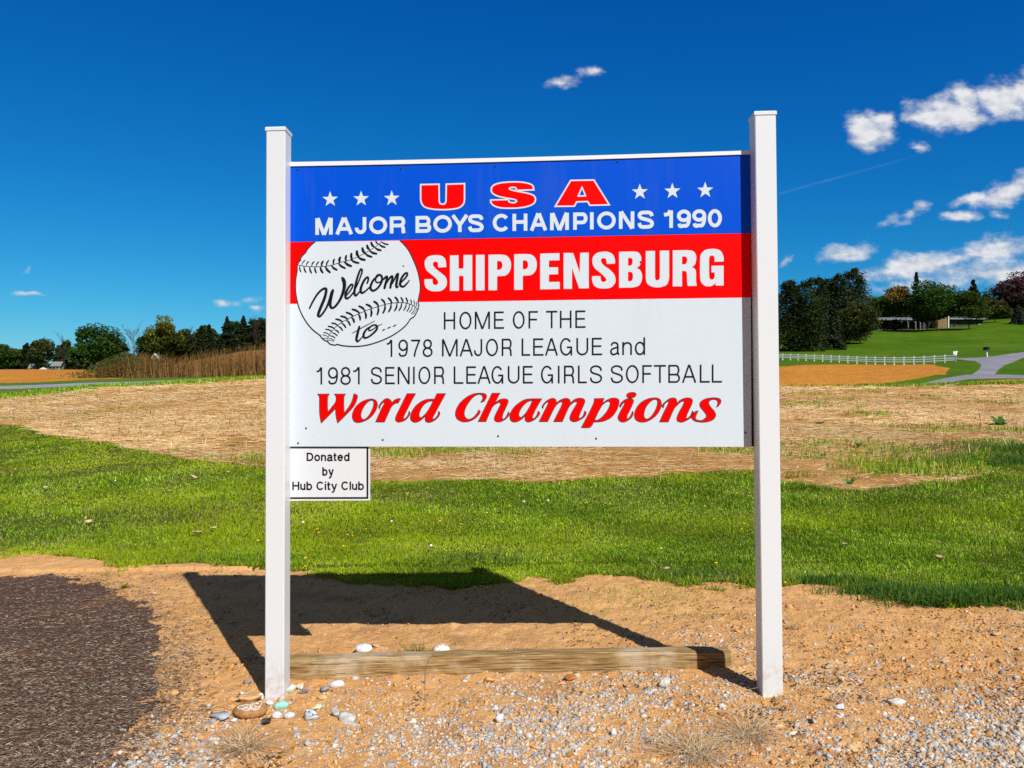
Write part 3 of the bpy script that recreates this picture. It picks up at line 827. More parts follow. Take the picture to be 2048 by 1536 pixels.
up2 = [(300, 1000, 220, 995, 4), (310, 970, 215, 935, 5), (330, 930, 235, 895, 7), (380, 880, 270, 840, 9), (420, 830, 315, 790, 11), (480, 775, 375, 735, 11), (560, 715, 445, 668, 13), (650, 670, 530, 618, 14), (740, 620, 625, 555, 14), (850, 565, 725, 500, 15), (940, 520, 840, 447, 15), (1060, 480, 965, 418, 15), (1170, 440, 1095, 368, 16), (1285, 410, 1225, 332, 14), (1400, 395, 1340, 308, 14), (1510, 385, 1455, 295, 14), (1590, 385, 1555, 302, 12), (1665, 395, 1640, 305, 11), (1730, 415, 1720, 340, 8), (1785, 440, 1770, 350, 6), (1810, 470, 1815, 375, 5)]
dn2 = [(315, 1030, 410, 1050, 4), (320, 1000, 420, 1030, 5), (335, 950, 430, 990, 8), (380, 900, 465, 950, 9), (425, 850, 495, 900, 10), (485, 790, 555, 860, 11), (545, 740, 610, 810, 12), (630, 690, 685, 770, 13), (715, 640, 755, 720, 15), (830, 585, 858, 680, 14), (935, 540, 955, 650, 15), (1040, 500, 1042, 615, 15), (1160, 450, 1150, 590, 14), (1280, 415, 1250, 560, 14), (1385, 400, 1345, 540, 13), (1485, 395, 1445, 525, 12), (1565, 395, 1520, 520, 11), (1645, 400, 1600, 515, 9), (1700, 415, 1655, 535, 8), (1750, 440, 1695, 550, 6), (1790, 470, 1730, 575, 5), (1810, 500, 1750, 590, 4)]
for lst, rr, cv in ((up1, r1, .12), (dn1, r1, -.08), (up2, r2, -.08), (dn2, r2, .1)):
    for (a, b, c, d, w) in lst:
        mx, my = (a + c) / 2, (b + d) / 2
        mx += (d - b) * cv; my -= (c - a) * cv
        pk.brush(rr([(a, b, w * .75), (mx, my, w * 1.3), (c, d, w * 1.05)]))
pk.build('stitching', M_black, panel, 'black outline and stitches of the baseball')
pk = Paint(.0024)
for s in [
    [(288, 1072, 10), (330, 985, 11), (400, 870, 12), (470, 800, 13), (525, 785, 15), (530, 830, 17), (505, 930, 18), (460, 1040, 18), (425, 1130, 18), (415, 1180, 16), (440, 1190, 12), (500, 1120, 12), (550, 1030, 13), (590, 920, 16), (615, 840, 19), (632, 808, 14)],
    [(630, 810, 16), (605, 910, 18), (590, 1000, 18), (600, 1055, 16), (635, 1065, 13), (700, 1000, 14), (760, 890, 17), (795, 770, 21), (795, 690, 23), (778, 645, 22), (765, 626, 13)],
    [(830, 880, 8), (880, 820, 9), (915, 760, 10), (915, 725, 11), (885, 735, 12), (840, 800, 14), (815, 870, 16), (825, 925, 14), (870, 910, 10), (930, 840, 9)],
    [(930, 840, 8), (990, 720, 9), (1040, 590, 10), (1058, 520, 11), (1040, 500, 12), (1005, 570, 13), (970, 690, 14), (950, 790, 15), (945, 860, 15), (965, 885, 13), (1010, 840, 9), (1050, 780, 8)],
    [(1130, 705, 10), (1148, 650, 12), (1135, 618, 12), (1090, 660, 14), (1055, 730, 15), (1035, 800, 16), (1050, 845, 14), (1100, 825, 10), (1160, 770, 9)],
    [(1290, 600, 9), (1230, 650, 13), (1190, 720, 15), (1180, 780, 15), (1215, 815, 13), (1280, 780, 12), (1330, 710, 13), (1350, 640, 14), (1330, 590, 13), (1280, 590, 12), (1255, 640, 11), (1265, 690, 9), (1310, 690, 8), (1370, 650, 8)],
    [(1370, 650, 10), (1415, 610, 14), (1420, 640, 15), (1400, 710, 15), (1385, 775, 15)], [(1395, 740, 9), (1440, 660, 10), (1490, 605, 14), (1500, 640, 15), (1480, 710, 15), (1470, 770, 14)], [(1478, 740, 9), (1530, 650, 10), (1575, 570, 13), (1575, 620, 15), (1560, 700, 16), (1560, 760, 15), (1585, 755, 9)],
    [(1600, 720, 9), (1660, 660, 10), (1710, 600, 12), (1715, 560, 12), (1690, 560, 12), (1640, 620, 14), (1615, 690, 16), (1620, 740, 14), (1660, 755, 12), (1720, 700, 9), (1745, 665, 7)],
    [(1657, 453, 7), (1663, 457, 7)]]:
    pk.brush([(x, y, r * 1.2) for x, y, r in r1(s)])
pk.build('lettering', M_black, panel, 'black handwritten word Welcome on the baseball')
pk = Paint(.0024)
for s in [[(845, 795, 14), (830, 850, 18), (805, 950, 19), (795, 1020, 18), (815, 1048, 13), (870, 1000, 8), (920, 930, 7)], [(725, 908, 4), (870, 825, 6), (1105, 700, 4)],
          [(1060, 780, 8), (970, 840, 13), (920, 920, 17), (925, 980, 15), (990, 975, 12), (1090, 900, 14), (1145, 830, 16), (1135, 775, 13), (1070, 775, 11), (1015, 820, 12), (1010, 860, 10), (1060, 850, 8), (1150, 790, 6), (1235, 750, 3)],
          [(1232, 865, 3), (1257, 851, 9), (1285, 840, 4)], [(1320, 828, 3), (1346, 815, 9), (1377, 800, 4)], [(1415, 795, 3), (1442, 780, 9), (1475, 765, 4)]]:
    pk.brush([(x, y, r * 1.2) for x, y, r in r2(s)])
pk.build('lettering', M_black, panel, 'black handwritten word to and three dashes on the baseball')

# ---- stars
for (cx, cy, r) in [(520 + 533 / 3.793, 200 + 754 / 3.793, 16.3), (520 + 768 / 3.793, 200 + 750 / 3.793, 16.3), (520 + 1000 / 3.793, 200 + 747 / 3.793, 16.4), (1040 + 909 / 3.793, 200 + 698 / 3.793, 16.8), (1040 + 1156 / 3.793, 200 + 692 / 3.793, 16.9), (1040 + 1405 / 3.793, 200 + 685 / 3.793, 17)]:
    ps = Paint(.0012)
    ps.poly([[(cx + (r if k % 2 == 0 else r * .40) * math.sin(math.pi * k / 5 - .02), cy - (r if k % 2 == 0 else r * .40) * math.cos(math.pi * k / 5 - .02)) for k in range(10)]])
    ps.build('star', M_white, panel)

# ---- plain lettering drawn from strokes
def ell(cx, cy, rx, ry, a0, a1, n=18):
    return [(cx + rx * math.cos(R_(a0 + (a1 - a0) * i / n)), cy + ry * math.sin(R_(a0 + (a1 - a0) * i / n))) for i in range(n + 1)]
def glyph(ch, w, H, t):
    """centre lines of a letter in a w x H box (y up); closed loops come as ('o', pts)"""
    h = t / 2; L, Rr, B, T, M = h, w - h, h, H - h, H / 2
    cx = w / 2
    xh = .745 * H
    S = []
    if ch == 'H': S = [[(L, 0), (L, H)], [(Rr, 0), (Rr, H)], [(L, .52 * H), (Rr, .52 * H)]]
    elif ch in 'O0': S = [('o', ell(cx, M, w / 2 - h, H / 2 - h * .8, 0, 360, 32)[:-1])]
    elif ch == 'M': S = [[(L, 0), (L, H)], [(Rr, 0), (Rr, H)], [(L + h * .3, H), (cx, 0)], [(cx, 0), (Rr - h * .3, H)]]
    elif ch == 'E': S = [[(L, 0), (L, H)], [(L, T), (w * .97, T)], [(L, .52 * H), (w * .92, .52 * H)], [(L, B), (w, B)]]
    elif ch == 'F': S = [[(L, 0), (L, H)], [(L, T), (w, T)], [(L, .51 * H), (w * .9, .51 * H)]]
    elif ch == 'T': S = [[(cx, 0), (cx, H)], [(0, T), (w, T)]]
    elif ch == 'I': S = [[(cx, 0), (cx, H)]]
    elif ch == 'L': S = [[(L, 0), (L, H)], [(L, B), (w, B)]]
    elif ch == 'A': S = [[(h * .95, 0), (cx - h * .2, H)], [(w - h * .95, 0), (cx + h * .2, H)], [(w * .2, .33 * H), (w * .8, .33 * H)]]
    elif ch == 'N': S = [[(L, 0), (L, H)], [(Rr, 0), (Rr, H)], [(L + h * .2, H), (Rr - h * .2, 0)]]
    elif ch == 'Y': S = [[(h * .9, H), (cx, .42 * H)], [(w - h * .9, H), (cx, .42 * H)], [(cx, 0), (cx, .46 * H)]]
    elif ch == 'S': S = [spline([(Rr - .01 * w, .70 * H), (Rr - .09 * w, .87 * H), (cx, T + h * .2), (L + .09 * w, .88 * H), (L + .02 * w, .73 * H), (L + .12 * w, .60 * H), (cx, .52 * H), (Rr - .1 * w, .42 * H), (Rr, .27 * H), (Rr - .1 * w, .12 * H), (cx, B - h * .2), (L + .09 * w, .12 * H), (L, .31 * H)], False, 5)]
    elif ch == 'U':
        ry = min(.30 * H, w / 2); S = [[(L, H), (L, ry + B)] + ell(cx, ry + B, w / 2 - h, ry, 180, 360, 16)[1:-1] + [(Rr, ry + B), (Rr, H)]]
    elif ch == 'C': S = [ell(cx + .02 * w, M, w / 2 - h, H / 2 - h * .8, 38, 322, 30)]
    elif ch == 'G': S = [ell(cx - .01 * w, M, w / 2 - h, H / 2 - h * .8, 38, 335, 30), [(Rr, 0), (Rr, .47 * H)], [(w, .47 * H), (.56 * w, .47 * H)]]
    elif ch == 'J':
        ry = .24 * H; S = [[(Rr, H), (Rr, ry + B)] + ell(cx, ry + B, w / 2 - h, ry, 0, -180, 16)[1:] + [(L, max(.34 * H, ry + B + .03 * H))]]
    elif ch in 'RPB':
        y0 = (.46 if ch != 'P' else .42) * H; ry = (T - y0) / 2; x1 = w * .97 if ch == 'R' else (w * .95 if ch == 'B' else w)
        xs = x1 - h - ry * min(1, .9 * w / H)
        S = [[(L, 0), (L, H)], [(L, T), (xs, T)] + ell(xs, T - ry, x1 - h - xs, ry, 90, -90, 16)[1:-1] + [(xs, y0), (L, y0)]]
        if ch == 'R': S.append(spline([(.50 * w, y0), (.74 * w, y0 - .02 * H), (Rr - .05 * w, .30 * H), (Rr - .04 * w, .12 * H), (Rr, 0)], False, 5))
        if ch == 'B':
            ry2 = (y0 - B) / 2; xs = Rr - ry2 * .9
            S.append([(L, y0), (xs, y0)] + ell(xs, B + ry2, Rr - xs, ry2, 90, -90, 16)[1:-1] + [(xs, B), (L, B)])
    elif ch == 'D':
        xs = w * .45; S = [[(L, 0), (L, H)], [(L, T), (xs, T)] + ell(xs, M, Rr - xs, M - h, 90, -90, 20)[1:-1] + [(xs, B), (L, B)]]
    elif ch == '1': S = [[(Rr, 0), (Rr, H)], spline([(0, .76 * H), (.45 * w, .80 * H), (Rr - h * .5, H)], False, 4)]
    elif ch == '7': S = [[(0, T), (w, T)], spline([(Rr, T), (.62 * w, .55 * H), (.42 * w, .22 * H), (.36 * w, 0)], False, 5)]
    elif ch == '8': S = [('o', ell(cx, .735 * H, w * .44 - h, .265 * H - h * .6, 0, 360, 24)[:-1]), ('o', ell(cx, .26 * H, w * .5 - h, .27 * H - h * .6, 0, 360, 24)[:-1])]
    elif ch == '9': S = [('o', ell(cx, .675 * H, w / 2 - h, .325 * H - h * .7, 0, 360, 24)[:-1]), spline([(Rr, .675 * H), (Rr - .02 * w, .38 * H), (Rr - .16 * w, .12 * H), (cx - .03 * w, B), (L + .10 * w, .09 * H), (L + .03 * w, .23 * H)], False, 6)]
    elif ch == 'o': S = [('o', ell(cx, xh / 2, w / 2 - h, xh / 2 - h * .7, 0, 360, 26)[:-1])]
    elif ch == 'n': S = [[(L, 0), (L, xh)], [(L, .40 * H), (L + .06 * w, .58 * H)] + ell(cx + .02 * w, .50 * H, w / 2 - h - .02 * w, xh - h - .5 * H, 150, 0, 12) + [(Rr, 0)]]
    elif ch == 'u': S = [[(Rr, 0), (Rr, xh)], [(L, xh), (L, .27 * H)] + ell(cx, .25 * H, w / 2 - h, .25 * H - h, 180, 330, 12) + [(Rr, .30 * H)]]
    elif ch == 'd': S = [[(Rr, 0), (Rr, H)], ('o', ell(cx, xh / 2, w / 2 - h, xh / 2 - h * .7, 0, 360, 26)[:-1])]
    elif ch == 'b': S = [[(L, 0), (L, H)], ('o', ell(cx, xh / 2, w / 2 - h, xh / 2 - h * .7, 0, 360, 26)[:-1])]
    elif ch == 'a': S = [spline([(L + .05 * w, .54 * H), (L + .14 * w, .66 * H), (cx - .03 * w, xh - h * .7), (Rr - .14 * w, .66 * H), (Rr - .05 * w, .5 * H), (Rr - .05 * w, .14 * H), (w, .02 * H)], False, 5), spline([(Rr - .05 * w, .45 * H), (cx, .40 * H), (L + .06 * w, .31 * H), (L, .17 * H), (L + .14 * w, .05 * H), (cx - .06 * w, B * .8), (Rr - .15 * w, .11 * H), (Rr - .05 * w, .25 * H)], False, 5)]
    elif ch == 't': S = [[(.42 * w, .94 * H), (.42 * w, .14 * H)] + ell(.42 * w + .3 * w, .16 * H, .3 * w, .16 * H - B, 180, 270, 8) + [(w, B)], [(0, xh - h), (w, xh - h)]]
    elif ch == 'e': S = [[(L, .40 * H), (Rr, .40 * H)] + ell(cx, xh / 2, w / 2 - h, xh / 2 - h * .7, 4, 325, 26)]
    elif ch == 'y': S = [[(h * .8, xh), (cx + .03 * w, .03 * H)], spline([(w - h * .8, xh), (cx + .03 * w, .03 * H), (.38 * w, -.20 * H), (.1 * w, -.25 * H)], False, 4)]
    elif ch == 'i': S = [[(cx, 0), (cx, xh)], [(cx, .86 * H), (cx, H)]]
    elif ch == 'l': S = [[(cx, 0), (cx, H)]]
    return S
def textline(name, items, ln, t, lift, mt, label, parent=None, paint=None):
    """items (char, x0, x1); ln = (xa, topa, basea, xb, topb, baseb) in photo pixels"""
    xa, ta, ba, xb, tb, bb = ln
    if paint is None and ' ' in label:
        w_ = label.split('words ')[1].split(); k = 0
        for wd in w_:
            textline(name, items[k:k + len(wd)], ln, t, lift, mt, label.split('words ')[0].replace(' ', '_') + 'word_' + wd, parent); k += len(wd)
        return
    p = paint or Paint(lift)
    if paint is None: label = label.replace('_', ' ')
    for ch, x0, x1 in items:
        xm = (x0 + x1) / 2; f = (xm - xa) / (xb - xa)
        Hh = (ba + (bb - ba) * f) - (ta + (tb - ta) * f)
        w = max(x1 - x0, t)
        for s in glyph(ch, w, Hh, t):
            cl = isinstance(s, tuple)
            pts = s[1] if cl else s
            q = [(x0 + a, (ba + (bb - ba) * ((x0 + a - xa) / (xb - xa))) - b) for a, b in pts]
            p.ribbon(q, t / 2, cl)
    return p.build(name, mt, parent or panel, label) if paint is None else None
kA = lambda s: [(c, 520 + a / 3.793, 520 + b / 3.793) for c, a, b in s]
kB = lambda s: [(c, 1040 + a / 3.793, 1040 + b / 3.793) for c, a, b in s]
textline('lettering', kA([('M', 420, 552), ('A', 572, 706), ('J', 720, 807), ('O', 828, 965), ('R', 985, 1106), ('B', 1180, 1299), ('O', 1315, 1456), ('Y', 1450, 1582), ('S', 1577, 1697), ('C', 1763, 1893)]) +
         kB([('H', -57, 56), ('A', 74, 207), ('M', 228, 371), ('P', 403, 512), ('I', 529, 560), ('O', 585, 726), ('N', 750, 867), ('S', 890, 1016), ('1', 1092, 1160), ('9', 1190, 1296), ('9', 1306, 1412), ('0', 1424, 1531)]),
         (630.7, 436.6, 470, 1443.4, 418.8, 453.8), 7.3, .0012, M_white, 'white words MAJOR BOYS CHAMPIONS 1990')
textline('lettering', kA([('H', 1395, 1481), ('O', 1513, 1605), ('M', 1630, 1745), ('E', 1775, 1852), ('O', 1918, 2008)]) + kB([('F', 65, 136), ('T', 198, 283), ('H', 303, 391), ('E', 420, 498)]),
         (888, 624.3, 658.7, 1171, 620.8, 655.6), 3.3, .0012, M_black, 'thin black words HOME OF THE')
textline('lettering', kA([('1', 963, 1004), ('9', 1050, 1123), ('7', 1147, 1216), ('8', 1234, 1310), ('M', 1381, 1500), ('A', 1515, 1616), ('J', 1624, 1686), ('O', 1714, 1806), ('R', 1834, 1912), ('L', 1985, 2050)]) +
         kB([('E', 100, 179), ('A', 190, 288), ('G', 304, 396), ('U', 428, 518), ('E', 545, 623), ('a', 684, 752), ('n', 776, 849), ('d', 871, 949)]),
         (774, 679.8, 713.6, 1290, 674.6, 709.6), 3.3, .0012, M_black, 'thin black words 1978 MAJOR LEAGUE and')
textline('lettering', kA([('1', 430, 472), ('9', 516, 592), ('8', 610, 690), ('1', 708, 757), ('S', 841, 926), ('E', 950, 1023), ('N', 1045, 1136), ('I', 1160, 1176), ('O', 1202, 1293), ('R', 1321, 1399), ('L', 1470, 1543), ('E', 1565, 1641), ('A', 1650, 1751), ('G', 1757, 1846), ('U', 1880, 1969)]) +
         kB([('E', 22, 98), ('G', 160, 251), ('I', 286, 302), ('R', 334, 413), ('L', 440, 507), ('S', 530, 623), ('S', 688, 781), ('O', 803, 901), ('F', 928, 1000), ('T', 1016, 1107), ('B', 1125, 1214), ('A', 1229, 1337), ('L', 1364, 1440), ('L', 1455, 1532)]),
         (633, 734.9, 768.9, 1444, 729, 765), 3.3, .0012, M_black, 'thin black words 1981 SENIOR LEAGUE GIRLS SOFTBALL')

# ---- screws
for (x, y) in [(520 + 285 / 3.793, 200 + 528 / 3.793), (520 + 1070 / 3.793, 200 + 522 / 3.793), (520 + 1782 / 3.793, 200 + 503 / 3.793), (1040 + 738 / 3.793, 200 + 470 / 3.793), (1040 + 1688 / 3.793, 200 + 432 / 3.793), (1040 + 1692 / 3.793, 200 + 1213 / 3.793),
               (1040 + 915 / 3.793, 200 + 1230 / 3.793), (1040 + 228 / 3.793, 200 + 1250 / 3.793), (520 + 350 / 3.793, 600 + 972 / 3.793), (520 + 290 / 3.793, 600 + 1085 / 3.793), (520 + 932 / 3.793, 600 + 1060 / 3.793), (520 + 1807 / 3.793, 600 + 1032 / 3.793), (1040 + 578 / 3.793, 600 + 1050 / 3.793), (1040 + 1710 / 3.793, 600 + 1008 / 3.793)]:
    c = onb(x, y, .0002)
    V = []
    for (r, l) in ((.0042, 0), (.004, .0028), (.0022, .0042)):
        for k in range(10):
            a = 2 * math.pi * k / 10
            V.append(c + SX * (r * math.cos(a)) + Vector((0, 0, r * math.sin(a))) + SN * l)
    F = [(i * 10 + k, i * 10 + (k + 1) % 10, (i + 1) * 10 + (k + 1) % 10, (i + 1) * 10 + k) for i in range(2) for k in range(10)] + [tuple(20 + k for k in range(10))]
    mesh_py('screw', sp(V), F, M_screw, panel)

# ---- donor plaque
pq = -.010
plaque = slab('donor_plaque', [(560, 1002.3), (739.3, 1001.5), (739.3, 890), (560, 890)], pq, pq - .004, mat('white_plaque', (.70, .74, .76), .3, .5), sign, 'small white plaque with black border hung below the board')
pp = Paint(pq + .0006)
for q in ([(560, 998.6), (735.8, 998.2), (735.8, 994.6), (560, 995)], [(732.2, 994.6), (735.8, 994.6), (735.8, 890), (732.2, 890)], [(560, 890), (560, 896), (732.2, 896), (732.2, 890)]):
    pp.poly([q])
pp.build('border', M_black, plaque)
def auto(txt, x0, x1):
    wd = {'D': 56, 'o': 48, 'n': 42, 'a': 46, 't': 26, 'e': 46, 'd': 46, 'b': 46, 'y': 46, 'H': 56, 'u': 42, 'C': 60, 'i': 12, 'l': 12, ' ': 18}
    gap = 7
    tot = sum(wd[c] for c in txt) + gap * (len(txt) - 1)
    k = (x1 - x0) / tot; x = x0; r = []
    for c in txt:
        if c != ' ': r.append((c, x, x + wd[c] * k))
        x += (wd[c] + gap) * k
    return r
def dline(txt, x0, x1, ln):
    k = 0; it = auto(txt, x0, x1)
    for wd in txt.split():
        q = Paint(pq + .0008)
        textline('', it[k:k + len(wd)], ln, 3.1, 0, None, '', paint=q); k += len(wd)
        q.build('lettering', M_black, plaque, 'black word ' + wd)
dline('Donated', 612, 698.2, (612, 905.6, 922.4, 698, 905.4, 922.3))
dline('by', 643.4, 666.5, (643, 934.6, 951.6, 666, 934.6, 951.6))
dline('Hub City Club', 583.3, 727, (583, 963.8, 980.6, 727, 963.4, 980.4))

# ------------------------------------------------------------------ timber edging
def wood(g, bs):
    P = coords(g)
    mp = g.n('ShaderNodeMapping'); mp.inputs['Scale'].default_value = (5, 150, 150)
    g.l(P, mp.inputs[0])
    n = g.noise(mp.outputs[0], 1.0, 6, .65)
    n2 = g.noise(P, 5, 4, .6)
    c = g.ramp(n, [(.34, (.13, .07, .025)), (.5, (.33, .20, .075)), (.66, (.54, .38, .18))])
    c = g.mix(g.m('MULTIPLY', g.smooth(n2, .46, .66), .6), c, (.60, .49, .33))
    mp2 = g.n('ShaderNodeMapping'); mp2.inputs['Scale'].default_value = (1.6, 110, 110); g.l(P, mp2.inputs[0])
    cr = g.smooth(g.noise(mp2.outputs[0], 1.3, 3, .5), .60, .66)
    c = g.mix(g.m('MULTIPLY', cr, .8), c, (.06, .03, .012))
    g.l(c, bs.inputs['Base Color'])
    bump(g, bs, n, .8, .006)
M_wood = mat('weathered_timber', rough=.85, spec=.2, build=wood)
def timber():
    a = gpt(556, 1357); b = gpt(1463, 1335.5)
    d = Vector((b[0] - a[0], b[1] - a[1], 0)); Ln = d.length; d.normalize()
    t = empty('landscape_timber', (a[0], a[1], 0), math.atan2(d.y, d.x), label='weathered brown landscape timber lying on the soil between the posts', cat='timber')
    n = 60; r = .012; dep = .092; H = .084
    prof = [(0, -.03), (0, H * .5), (.002, H - r), (r, H), (dep - r, H), (dep, H - r), (dep, -.03)]
    V, F = [], []
    for i in range(n + 1):
        x = Ln * i / n
        wz = .004 * math.sin(x * 2.1) + .0015 * math.sin(x * 17)
        for k, (y, z) in enumerate(prof):
            V.append((x, y + .0012 * math.sin(x * 13 + k * 2.1) + .001 * math.sin(x * 41 + k), z + (wz + .0012 * math.sin(x * 23 + k * 1.7) if z > 0 else 0)))
    m_ = len(prof)
    for i in range(n):
        for k in range(m_ - 1):
            F.append((i * m_ + k, (i + 1) * m_ + k, (i + 1) * m_ + k + 1, i * m_ + k + 1))
    F.append(tuple(range(m_)))
    F.append(tuple(n * m_ + k for k in reversed(range(m_))))
    mesh_py('beam', V, [f[::-1] for f in F], M_wood, t)
timber()

# ------------------------------------------------------------------ stones
def ico(sub):
    import bmesh
    bm = bmesh.new(); bmesh.ops.create_icosphere(bm, subdivisions=sub, radius=1)
    V = np.array([v.co[:] for v in bm.verts]); F = np.array([[v.index for v in f.verts] for f in bm.faces])
    bm.free(); return V, F
I1, I2, I3 = ico(1), ico(2), ico(3)
def rockV(base, seed, cuts=11, flat=.55, rough=.02):
    rg = np.random.default_rng(seed)
    V = base.copy()
    for _ in range(cuts):
        n = rg.normal(size=3); n /= np.linalg.norm(n)
        d = rg.uniform(.3, .72)
        s = V @ n - d
        V = V - np.outer(np.maximum(s, 0), n)
    V = V * np.array([1, rg.uniform(.6, .95), flat * rg.uniform(.8, 1.2)])
    V = V * (1 + rough * rg.normal(size=(len(V), 1)) * .5)
    return V
TEMPL2 = [rockV(I2[0], s, cuts=12) for s in range(8)]
TEMPLG = [rockV(I1[0], 100 + s, cuts=7, flat=.6, rough=.07) for s in range(16)]
TEMPL1 = [rockV(I1[0], 50 + s, cuts=3, rough=.15) for s in range(10)]

def scatter(name, X, Y, size, cols, templ, F, mt, sink=.3, label=None, cat=None, sq=None, flat=None, orient=None):
    n = len(X); Zz = gz(X, Y)
    Vs, Fs, Cs = [], [], []
    which = RNG.integers(0, len(templ), n)
    ang = RNG.uniform(0, 2 * np.pi, n) if orient is None else orient
    base = 0
    for k, T in enumerate(templ):
        i = np.where(which == k)[0]
        if not len(i): continue
        m_ = len(i)
        s = size[i][:, None]
        st = np.stack([np.ones(m_), RNG.uniform(.7, 1.1, m_), RNG.uniform(.7, 1.2, m_)], 1)
        P = T[None] * (s * st)[:, None, :]
        c, sn = np.cos(ang[i])[:, None], np.sin(ang[i])[:, None]
        tl = RNG.normal(0, .25, m_)[:, None]
        x = P[:, :, 0]; y = P[:, :, 1]; z = P[:, :, 2]
        z2 = z + x * np.sin(tl)
        xx = x * c - y * sn; yy = x * sn + y * c
        Q = np.stack([xx + X[i][:, None], yy + Y[i][:, None], z2 + Zz[i][:, None] + s * (.5 - sink) * .8], -1)
        Vs.append(Q.reshape(-1, 3))
        nv = T.shape[0]
        Fs.append((F[None] + (np.arange(m_) * nv)[:, None, None]).reshape(-1, 3) + base)
        base += m_ * nv
        Cs.append(np.repeat(cols[i], nv, 0))
    o = mesh_np(name, np.concatenate(Vs), np.concatenate(Fs), mt, colors=np.concatenate(Cs))
    tag(o, label, cat, kind='stuff')
    return o

M_stone = mat('tinted_stone', rough=.85, spec=.25, vcol=True)
M_soilbit = mat('tinted_soil', rough=1, spec=.05, vcol=True)

def flat_pts(px, py):
    """image points onto the flat ground near the sign"""
    d = C_F[None] + C_R[None] * ((px - 1024) / FPX)[:, None] - C_U[None] * ((py - 768) / FPX)[:, None]
    t = -CAM_H / d[:, 2]
    return d[:, 0] * t, d[:, 1] * t

def blob_density(px, py, blobs):
    w = np.zeros_like(px)
    for (cx, cy, rx, ry, a) in blobs:
        w = w + a * np.exp(-(((px - cx) / rx) ** 2 + ((py - cy) / ry) ** 2))
    return w
GBLOBS = [(1180, 1400, 180, 45, 1.0), (1010, 1470, 170, 70, 1.0), (1250, 1500, 220, 60, .9), (780, 1500, 120, 50, .8), (1360, 1375, 120, 35, 1.0), (1480, 1300, 90, 40, .55), (1440, 1275, 70, 18, .5), (1320, 1285, 60, 16, .35),
          (2040, 1510, 190, 100, 2.6), (1900, 1530, 220, 60, 1.2), (1650, 1480, 160, 60, .35), (1800, 1400, 200, 60, .22), (1625, 1360, 60, 16, .8), (1490, 1390, 60, 30, .8),
          (350, 1500, 100, 45, .9), (420, 1440, 60, 30, .4), (560, 1480, 120, 60, .18), (640, 1410, 140, 40, .25), (1980, 1330, 90, 60, .22), (1700, 1300, 200, 60, .10), (2040, 1240, 60, 25, .4), (1100, 1360, 350, 20, .3), (300, 1540, 120, 50, .7)]
def gravel():
    N = 105000
    px = RNG.uniform(-250, 2300, N); py = RNG.uniform(1225, 1650, N)
    w = blob_density(px, np.minimum(py, 1560), GBLOBS) + .007
    # clumpy
    w = w * np.clip(1.0 + 1.3 * fbm(px / 60, py / 30, 77), .05, 2.2)
    keep = RNG.uniform(size=N) < w * .58
    px, py = px[keep], py[keep]
    X, Y = flat_pts(px, py)
    n = len(X)
    size = np.clip(RNG.lognormal(math.log(.0086), .42, n), .0035, .03)
    pal = np.array([[.46, .455, .445], [.54, .53, .51], [.31, .315, .325], [.60, .55, .48], [.68, .46, .25], [.62, .40, .19], [.70, .66, .6], [.48, .33, .2]])
    c = pal[RNG.choice(len(pal), n, p=[.21, .17, .12, .12, .16, .11, .06, .05])] * RNG.uniform(.72, 1.12, (n, 1))
    scatter('gravel', X, Y, size, c, TEMPLG, I1[1], M_stone, .45, 'loose grey and tan gravel scattered over the soil', 'gravel')
    print('gravel', n)
gravel()
def clods():
    N = 34000
    px = RNG.uniform(-100, 2300, N); py = RNG.uniform(1150, 1640, N)
    X, Y = flat_pts(px, py)
    w = .30 + .55 * fbm(X * 1.3, Y * 1.3, 91)
    w = w + blob_density(px, py, [(1750, 1270, 220, 60, .8), (1900, 1330, 200, 60, .5), (640, 1290, 200, 40, -.3), (1000, 1210, 300, 50, -.1), (500, 1350, 80, 40, .5), (760, 1420, 250, 60, .35)])
    k = (RNG.uniform(size=N) < w) & (regions(X, Y) == 0)
    X, Y = X[k], Y[k]; n = len(X)
    size = np.clip(RNG.lognormal(math.log(.0052), .55, n), .002, .024)
    c = np.array([[.66, .32, .10]]) * RNG.uniform(.55, 1.2, (n, 1))
    scatter('soil_clods', X, Y, size, c, TEMPL1, I1[1], M_soilbit, .3, 'small crumbs and clods of orange soil', 'soil crumbs')
    print('clods', n)
clods()
def lumps():
    N = 16000
    px = RNG.uniform(100, 2250, N); py = RNG.uniform(1175, 1560, N)
    X, Y = flat_pts(px, py)
    w = blob_density(px, py, [(1760, 1250, 230, 55, .9), (1950, 1320, 180, 60, .6), (1600, 1300, 120, 50, .3), (460, 1370, 70, 40, .7), (800, 1400, 260, 45, .5), (1350, 1190, 220, 20, .4), (900, 1240, 350, 50, .18), (520, 1480, 160, 60, .35), (1500, 1440, 160, 60, .35)])
    w = w * np.clip(.9 + 1.6 * fbm(X * 3, Y * 3, 501, 4), .05, 2)
    k = (RNG.uniform(size=N) < w * .55) & (regions(X, Y) == 0)
    X, Y = X[k], Y[k]; n = len(X)
    size = np.clip(RNG.lognormal(math.log(.011), .45, n), .005, .034)
    c = np.array([[.68, .36, .14]]) * RNG.uniform(.6, 1.15, (n, 1))
    scatter('soil_lumps', X, Y, size, c, TEMPLG, I1[1], M_soilbit, .62, 'larger broken lumps of dry orange soil', 'soil lumps')
    print('lumps', n)
lumps()

